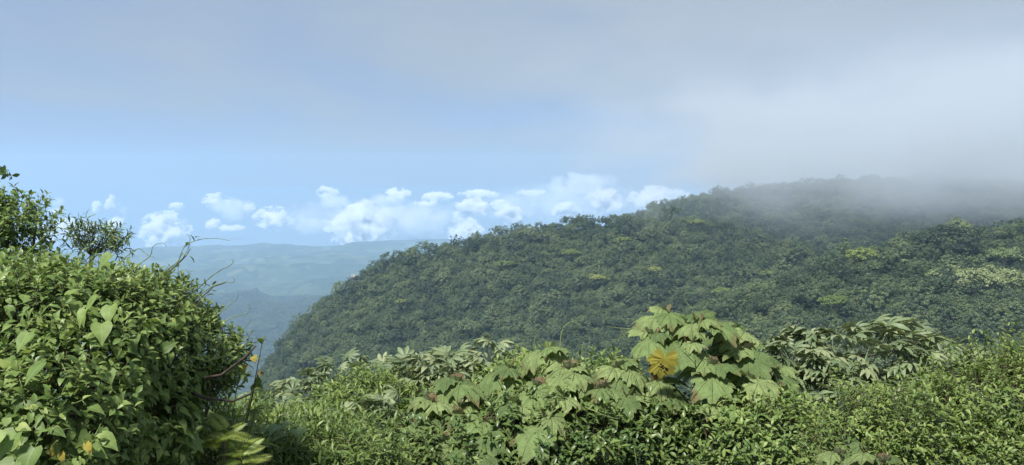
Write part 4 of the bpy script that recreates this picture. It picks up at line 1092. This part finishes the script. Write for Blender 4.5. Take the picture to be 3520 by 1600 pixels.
# --- plants with very large lobed leaves
LT = (0.15, 0.35, 0.5, 0.65, 0.8, 0.97)
def lobed_plant(pl, trunk, heads, ls, nleaf=(5, 8), stem_r=0.03):
    g = pl.g
    tr_ = [pl.base] + [P(*t) for t in trunk]
    if len(tr_) > 1:
        pl.stem(tr_, np.linspace(1.5, 0.8, len(tr_)) * stem_r, BARK, 7, 'trunk')
    for px, py, d in heads:
        h = P(px, py, d)
        s0 = tr_[-1] if len(tr_) > 1 else pl.base
        cand = [t for t in tr_[1:] if t[2] < h[2] + 0.05] or [tr_[0]]
        s0 = min(cand, key=lambda t: np.linalg.norm(t - h))
        pl.stem([s0, s0 * 0.45 + h * 0.55 + np.array([0, 0, -0.08]), h], np.array([0.75, 0.6, 0.4]) * stem_r, BARK, 6, 'branch')
        n = g.integers(*nleaf); a0 = g.uniform(0, 6.28)
        for q in range(n):
            a = a0 + q * 2.4
            f = q / n            # from young to old
            elev = R(48 - 45 * f + g.normal(0, 6))
            Y = np.array([math.cos(a) * math.cos(elev), math.sin(a) * math.cos(elev) * 0.9 - 0.22, math.sin(elev)])
            Z = np.array([0, -0.12, 1.0]) + g.normal(0, 0.10, 3)
            pl.leaf(h - UP * 0.10 * f, Y, Z, ls * (0.55 + 0.5 * f) * g.uniform(0.85, 1.15), t=g.integers(0, 5) if f < 0.7 else g.integers(0, 4))
        for q in range(2):
            a = a0 + q * 3.0 + 1
            pl.young.leaf(h, (math.cos(a) * 0.5, math.sin(a) * 0.5, 0.9), (-math.cos(a), -math.sin(a), 0.6), ls * 0.36)
def lobed(label, base, **kw):
    pl = Plant('lobed_leaf_plant', label, 'plant', base, K_LOBED, M_LOBED, tints=LT)
    yg = Plant('young', None, None, base, K_YOUNG, M_LOBED, tints=(0.93, 0.97, 0.85)); yg.owner = pl; pl.young = yg
    return pl
lp1 = lobed('tall plant with huge pale lobed leaves right of centre', P(2390, 1900, 7.2))
lobed_plant(lp1, [(2400, 1560, 7.2), (2385, 1400, 7.15), (2400, 1270, 7.1)],
            [(2290, 1085, 7.2), (2400, 1120, 7.0), (2520, 1150, 7.2), (2240, 1165, 7.0), (2370, 1195, 6.8), (2570, 1215, 7.0), (2660, 1290, 7.1), (2440, 1270, 6.7), (2590, 1320, 6.7), (2480, 1200, 7.5), (2690, 1360, 6.8), (2330, 1450, 6.7), (2740, 1420, 6.6), (2480, 1400, 6.5), (2260, 1330, 6.8)], 0.285, (4, 7))
lp2 = lobed('spreading plant with lobed leaves and reddish young tips in the centre', P(1960, 1900, 6.9))
lobed_plant(lp2, [(1990, 1560, 6.9), (1980, 1440, 6.8)],
            [(1890, 1215, 6.9), (1960, 1280, 6.7), (1750, 1275, 6.9), (1760, 1400, 6.4), (1690, 1470, 6.3), (1880, 1450, 6.2), (1850, 1340, 6.6), (2130, 1275, 6.8), (2070, 1350, 6.6), (2160, 1370, 6.6), (1930, 1370, 6.5)], 0.27, (4, 7))
lp3 = lobed('lobed-leaved plant descending to the bottom edge left of the centre', P(1470, 1900, 6.5))
lobed_plant(lp3, [(1490, 1640, 6.5), (1500, 1530, 6.5)],
            [(1570, 1325, 6.7), (1480, 1395, 6.5), (1430, 1480, 6.3), (1570, 1440, 6.4), (1390, 1575, 6.1), (1520, 1530, 6.2), (1620, 1560, 6.1), (1470, 1600, 6.0), (1290, 1560, 6.1), (1330, 1610, 6.0), (1640, 1400, 6.6)], 0.25, (4, 7))
lp4 = lobed('small lobed-leaved plant at the bottom edge in front of the bright right bush', P(2960, 1850, 4.6))
lobed_plant(lp4, [(2960, 1680, 4.6)], [(2890, 1570, 4.6), (2970, 1560, 4.5), (3040, 1595, 4.5)], 0.15, (4, 7), 0.015)

# --- low shrubs filling the foot of the picture
for lab, bl, n, mat, kd, ls, base in [
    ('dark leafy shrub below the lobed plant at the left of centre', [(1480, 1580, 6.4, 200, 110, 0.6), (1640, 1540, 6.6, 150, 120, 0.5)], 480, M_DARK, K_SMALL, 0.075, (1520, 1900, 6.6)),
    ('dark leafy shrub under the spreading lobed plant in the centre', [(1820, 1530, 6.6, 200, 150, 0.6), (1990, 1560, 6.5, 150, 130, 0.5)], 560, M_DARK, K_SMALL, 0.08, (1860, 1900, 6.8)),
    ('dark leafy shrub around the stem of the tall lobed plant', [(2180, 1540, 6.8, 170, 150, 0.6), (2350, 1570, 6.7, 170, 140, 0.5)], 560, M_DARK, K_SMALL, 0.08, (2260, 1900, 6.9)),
    ('green shrub below the right side of the tall lobed plant', [(2540, 1530, 6.4, 150, 130, 0.6), (2690, 1540, 6.2, 150, 130, 0.5), (2600, 1440, 6.9, 150, 90, 0.5)], 620, M_SHRUB, K_SMALL, 0.07, (2600, 1900, 6.5)),
    ('fresh green shrub between the pale grey-green tree and central lobed plant', [(1760, 1360, 7.8, 140, 75, 0.5), (1850, 1305, 8.2, 150, 50, 0.5)], 420, M_RIGHT, K_SMALL, 0.08, (1790, 1800, 8)),
    ('fresh green shrub between the central and tall lobed plants', [(2060, 1335, 8.0, 130, 75, 0.5), (2180, 1420, 7.6, 140, 110, 0.5)], 420, M_SHRUB, K_SMALL, 0.08, (2100, 1800, 8)),
]:
    pl = Plant('leafy_shrub', lab, 'shrub', P(*base), kd, mat, tints=(0.2, 0.4, 0.6, 0.8, 1.0), nparts=150)
    bush(pl, bl, n, 0.15, 8, ls, noise=0.22, nstems=5)

# --- bright bush at the right
rb = Plant('bright_bush', 'broad bright yellow-green bush filling the lower right corner', 'shrub', P(3250, 1900, 5.2), K_SMALL, M_RIGHT, tints=(0.1, 0.35, 0.55, 0.75, 0.95))
bush(rb, [(3150, 1510, 5.2, 290, 165, 0.6), (3400, 1430, 5.4, 215, 155, 0.6), (3530, 1345, 5.6, 140, 100, 0.5), (2940, 1555, 5.1, 150, 100, 0.4), (3300, 1610, 4.9, 350, 140, 0.5), (3720, 1420, 5.3, 220, 210, 0.6)],
     2600, 0.11, 8, 0.047, inward=0.3, noise=0.13, nstems=9)
p, nrm, _, _ = blob_pts([(3150, 1480, 5.2, 300, 175, 0.6), (3400, 1390, 5.4, 220, 165, 0.6), (3530, 1300, 5.6, 140, 105, 0.5)], 130, rb.g, 0.0, 0.1, 0.4, 0.0)
rb.shoots(p, nrm * 0.4 + UP + rb.g.normal(0, 0.35, p.shape), rb.g.uniform(0.1, 0.24, 130), 10, 0.05)

# --- single yellowed leaves
def owned(owner, kinds, mat, tints, label):
    o = Plant('extra', None, None, owner.base, kinds, mat, tints=tints)
    o.owner, o.partlabel = owner, label
    return o
lp1.young.partlabel = lp2.young.partlabel = lp3.young.partlabel = lp4.young.partlabel = 'reddish young lobed leaf'
K_HANG = [leaf_lobed(21, tilt=20, droop=0.12, pet=0.3, deep=0.45)]
yl = owned(lp1, K_HANG, M_YELLOW, (0.4,), 'yellow brown-spotted dying leaf hanging down')
yl.leaf(P(2285, 1215, 6.5), (-0.12, -0.25, -0.75), (0.1, -1.0, 0.28), 0.17, t=0)
ys = owned(sap, K_BROAD, M_YELLOW, (0.3, 0.9), 'yellowed sapling leaf')
for (px, py, d, s), t in zip(sapy, (0, 0, 1)):
    ys.leaf(P(px, py, d), (ys.g.normal(-0.4, 0.5), -0.4, -0.5), (0, -0.7, 0.6), s, t=t)
yv = owned(vine, K_HEART, M_YELLOW, (0.35,), 'yellow vine leaf')
for px, py in ((212, 1545), (200, 1530), (295, 1515)):
    yv.leaf(P(px, py, 3.2), (yv.g.normal(0, 0.5), -0.4, -0.6), (0, -0.8, 0.5), 0.05, t=0)

# --- tendrils curling up from the vines
def smooth(pts, k=5):
    pts = np.asarray(pts, float); t = np.arange(len(pts)); u = np.linspace(0, len(pts) - 1, (len(pts) - 1) * k + 1)
    out = np.stack([np.interp(u, t, pts[:, j]) for j in range(pts.shape[1])], 1)
    for _ in range(3):
        o2 = out.copy(); o2[1:-1] = (out[:-2] + 2 * out[1:-1] + out[2:]) / 4; out = o2
    return out
def tendril(pl, d, pix, r=0.0028, mat=GREENSTEM):
    q = smooth(pix)
    pl.stem(np.stack([P(x, y, d) for x, y in q]), np.linspace(r, r * 0.45, len(q)), mat, 4, 'tendril')
for d, pix in [(4.5, [(615, 900), (625, 860), (650, 835), (700, 820), (750, 820), (790, 828)]), (4.5, [(520, 880), (523, 850), (540, 838), (565, 835), (572, 850)]), (4.4, [(480, 850), (500, 875), (530, 885)]),
               (4.5, [(630, 890), (650, 850), (655, 815), (640, 805)]), (4.6, [(735, 982), (760, 975), (775, 968), (800, 975), (808, 962), (800, 955)]), (4.6, [(765, 925), (790, 915), (805, 900), (795, 892)]),
               (4.6, [(800, 1090), (830, 1085), (850, 1080), (862, 1060), (855, 1045)]), (4.6, [(815, 1150), (850, 1120), (862, 1100)]), (4.4, [(200, 780), (225, 790), (245, 790), (258, 782)]),
               (4.6, [(780, 1060), (800, 1040), (815, 1030), (820, 1010)])]:
    tendril(left_b, d, [(pix[0][0] - 110, pix[0][1] + 95), (pix[0][0] - 45, pix[0][1] + 30)] + pix, 0.003)
for pix, r in [([(620, 900), (640, 880), (655, 855)], 0.0042), ([(735, 985), (760, 978), (778, 972)], 0.0036), ([(600, 930), (615, 895), (628, 868)], 0.003)]:
    pix = [(pix[0][0] - 120, pix[0][1] + 110)] + pix
    left_b.stem([P(x, y, 4.6) for x, y in pix], np.linspace(r, r * 0.5, len(pix)), DARKBARK, 5, 'branch')
left_b.leaf(np.stack([P(x, y, 4.5) for x, y in ((640, 845), (668, 832), (672, 818), (628, 850), (620, 880), (650, 880))]), left_b.g.normal(0, 0.5, (6, 3)) + np.array([0.6, -0.3, 0.1]), UP, 0.05)
for d, pix in [(6.6, [(1925, 1200), (1928, 1150), (1940, 1120), (1965, 1105), (1985, 1112), (1998, 1130)]), (6.8, [(1770, 1215), (1775, 1190), (1790, 1178), (1808, 1188)]), (6.8, [(1835, 1200), (1838, 1165), (1845, 1150)]),
               (6.8, [(2000, 1210), (2005, 1180)])]:
    tendril(lp2, d, pix, 0.005)
for d, pix in [(6.9, [(2375, 1060), (2355, 1035), (2350, 1015), (2362, 1005), (2382, 1007)]), (6.9, [(2180, 1130), (2150, 1130), (2120, 1128), (2082, 1122)]), (6.9, [(2150, 1160), (2135, 1140), (2140, 1130)]), (6.9, [(2125, 1175), (2130, 1160), (2145, 1160)]),
               (6.9, [(2180, 1100), (2165, 1095)])]:
    tendril(lp1, d, pix, 0.004)
for d, pix in [(6.0, [(3155, 1320), (3170, 1290), (3185, 1250), (3190, 1232), (3205, 1226)]), (5.6, [(3370, 1290), (3385, 1260), (3392, 1230)]), (5.3, [(3120, 1500), (3200, 1430), (3250, 1390)])]:
    tendril(rb, d, pix, 0.004)
# vine shoots twined on the central bushes
for d, pix in [(5.2, [(2180, 1540), (2190, 1600)]), (5.6, [(1730, 1470), (1760, 1520), (1770, 1560)]), (6.0, [(2010, 1400), (2080, 1430), (2120, 1440)])]:
    tendril(lp2, d, pix, 0.004)

# --- undergrowth on the slope between and beneath the plants
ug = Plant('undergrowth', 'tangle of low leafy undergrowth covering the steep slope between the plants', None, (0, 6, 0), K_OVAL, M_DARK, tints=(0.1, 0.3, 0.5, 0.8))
n = 2600
uy = ug.g.uniform(3.2, 17, n); ux = ug.g.uniform(-0.78, 0.78, n) * uy
uz = terrain(ux, uy) + ug.g.uniform(0, 0.9, n) ** 1.5 * 1.0
ug.shoots(np.stack([ux, uy, uz], 1), UP + ug.g.normal(0, 0.5, (n, 3)) + np.array([0, -0.3, 0]), ug.g.uniform(0.15, 0.4, n), 8, 0.15, twig=0)

# ------------------------------------------------------------------ build the plants
for pl in PLANTS:
    for a in ('pos', 'Y', 'Z', 's', 'k', 't'):
        setattr(pl, a, np.concatenate(getattr(pl, a)))
    pl.X = np.cross(pl.Y, pl.Z)
# which leaves show from the viewpoint: paint every leaf, far to near
allp = np.concatenate([p.pos + p.Y * (p.s * 0.5)[:, None] for p in PLANTS]); alls = np.concatenate([p.s for p in PLANTS])
ids = np.arange(len(allp))
qx, qy, qf = project(allp)
S = 1024 / 3520
qx, qy = qx * S, qy * S
hr = np.clip(alls / qf * FPX * S * 0.26, 0.35, 12)
buf = np.full((465, 1024), -1, np.int64)
x0 = np.clip(np.round(qx - hr), 0, 1023).astype(int); x1 = np.clip(np.round(qx + hr) + 1, 0, 1024).astype(int)
y0 = np.clip(np.round(qy - hr), 0, 464).astype(int); y1 = np.clip(np.round(qy + hr) + 1, 0, 465).astype(int)
inside = (qx > 0) & (qx < 1024) & (qy > 0) & (qy < 465)
for i in np.argsort(-qf):
    if inside[i]:
        buf[y0[i]:y1[i], x0[i]:x1[i]] = i
seen = np.bincount(buf[buf >= 0].ravel(), minlength=len(allp))
print('leaves', len(allp), 'seen', (seen > 0).sum(), time.time() - T0)
off = 0
roots = {}
total = 0
for pl in PLANTS:
    n = len(pl.pos)
    vis = seen[off:off + n]; off += n
    owner = getattr(pl, 'owner', None)
    if owner is not None:
        root = roots[id(owner)]; base = owner.base
    elif pl.name == 'undergrowth':
        root = None; base = np.zeros(3)
    else:
        root = add(pl.name, None, loc=pl.base, label=pl.label, category=pl.cat)
        if pl.group:
            root['group'] = pl.group
        base = pl.base; roots[id(pl)] = root
    lim = 0 if root is None else (n if owner is not None else pl.nparts)
    o_ = np.argsort(-vis, kind='stable')
    one = o_[:lim]
    one = one[(vis[one] > 0)] if owner is None else one
    rest_m = np.ones(n, bool); rest_m[one] = False
    cache = {}
    for i in one:
        key = (int(pl.k[i]), int(pl.t[i]))
        if key not in cache:
            v, f, uv = pl.kinds[key[0]]
            cache[key] = mesh_np('leaf', v, f, pl.mat, uv=uv, tint=np.full(len(v), pl.tints[key[1]]), smooth=True)
        o = bpy.data.objects.new(pl.part, cache[key])
        C.objects.link(o)
        o.parent = root
        s = pl.s[i]; q = pl.pos[i] - base
        X, Y, Z = pl.X[i] * s, pl.Y[i] * s, pl.Z[i] * s
        o.matrix_basis = Matrix(((X[0], Y[0], Z[0], q[0]), (X[1], Y[1], Z[1], q[1]), (X[2], Y[2], Z[2], q[2]), (0, 0, 0, 1)))
        if getattr(pl, 'partlabel', None):
            o['label'] = pl.partlabel
        total += 1
    # everything else of the foliage as one mass
    V, F, U, TT, vo = [], [], [], [], 0
    for k in range(len(pl.kinds)):
        sel = np.nonzero(rest_m & (pl.k == k))[0]
        if not len(sel):
            continue
        v, f, uv = pl.kinds[k]
        w = (pl.pos[sel] - base)[:, None] + pl.s[sel][:, None, None] * (v[None, :, 0:1] * pl.X[sel][:, None] + v[None, :, 1:2] * pl.Y[sel][:, None] + v[None, :, 2:3] * pl.Z[sel][:, None])
        V.append(w.reshape(-1, 3)); F.append((f[None] + (np.arange(len(sel)) * len(v))[:, None, None] + vo).reshape(-1, 3)); vo += len(sel) * len(v)
        U.append(np.tile(uv, (len(sel), 1)))
        tv = np.array(pl.tints)[pl.t[sel]] + pl.g.normal(0, 0.06, len(sel))
        TT.append(np.repeat(np.clip(tv, 0, 1), len(v)))
    if V:
        me = mesh_np('foliage', np.concatenate(V), np.concatenate(F), pl.mat, uv=np.concatenate(U), tint=np.concatenate(TT), smooth=True)
        if root is None:
            add('undergrowth', me, kind='stuff', label=pl.label)
        else:
            add('foliage', me, root, kind='stuff')
    if pl.twigs and root is not None:
        tv, tf = join_np(pl.twigs)
        add('twigs', mesh_np('twigs', tv - base, tf, GREENSTEM if pl is vine else BARK, smooth=True), root, kind='stuff')
    for nm, (sv2, sf2), mt in pl.stems:
        add(nm, mesh_np(nm, sv2 - base, sf2, mt, smooth=True), root)
print('leaf objects', total, 'objects', len(scene.objects), 'tris', sum(len(m.polygons) for m in bpy.data.meshes), time.time() - T0)
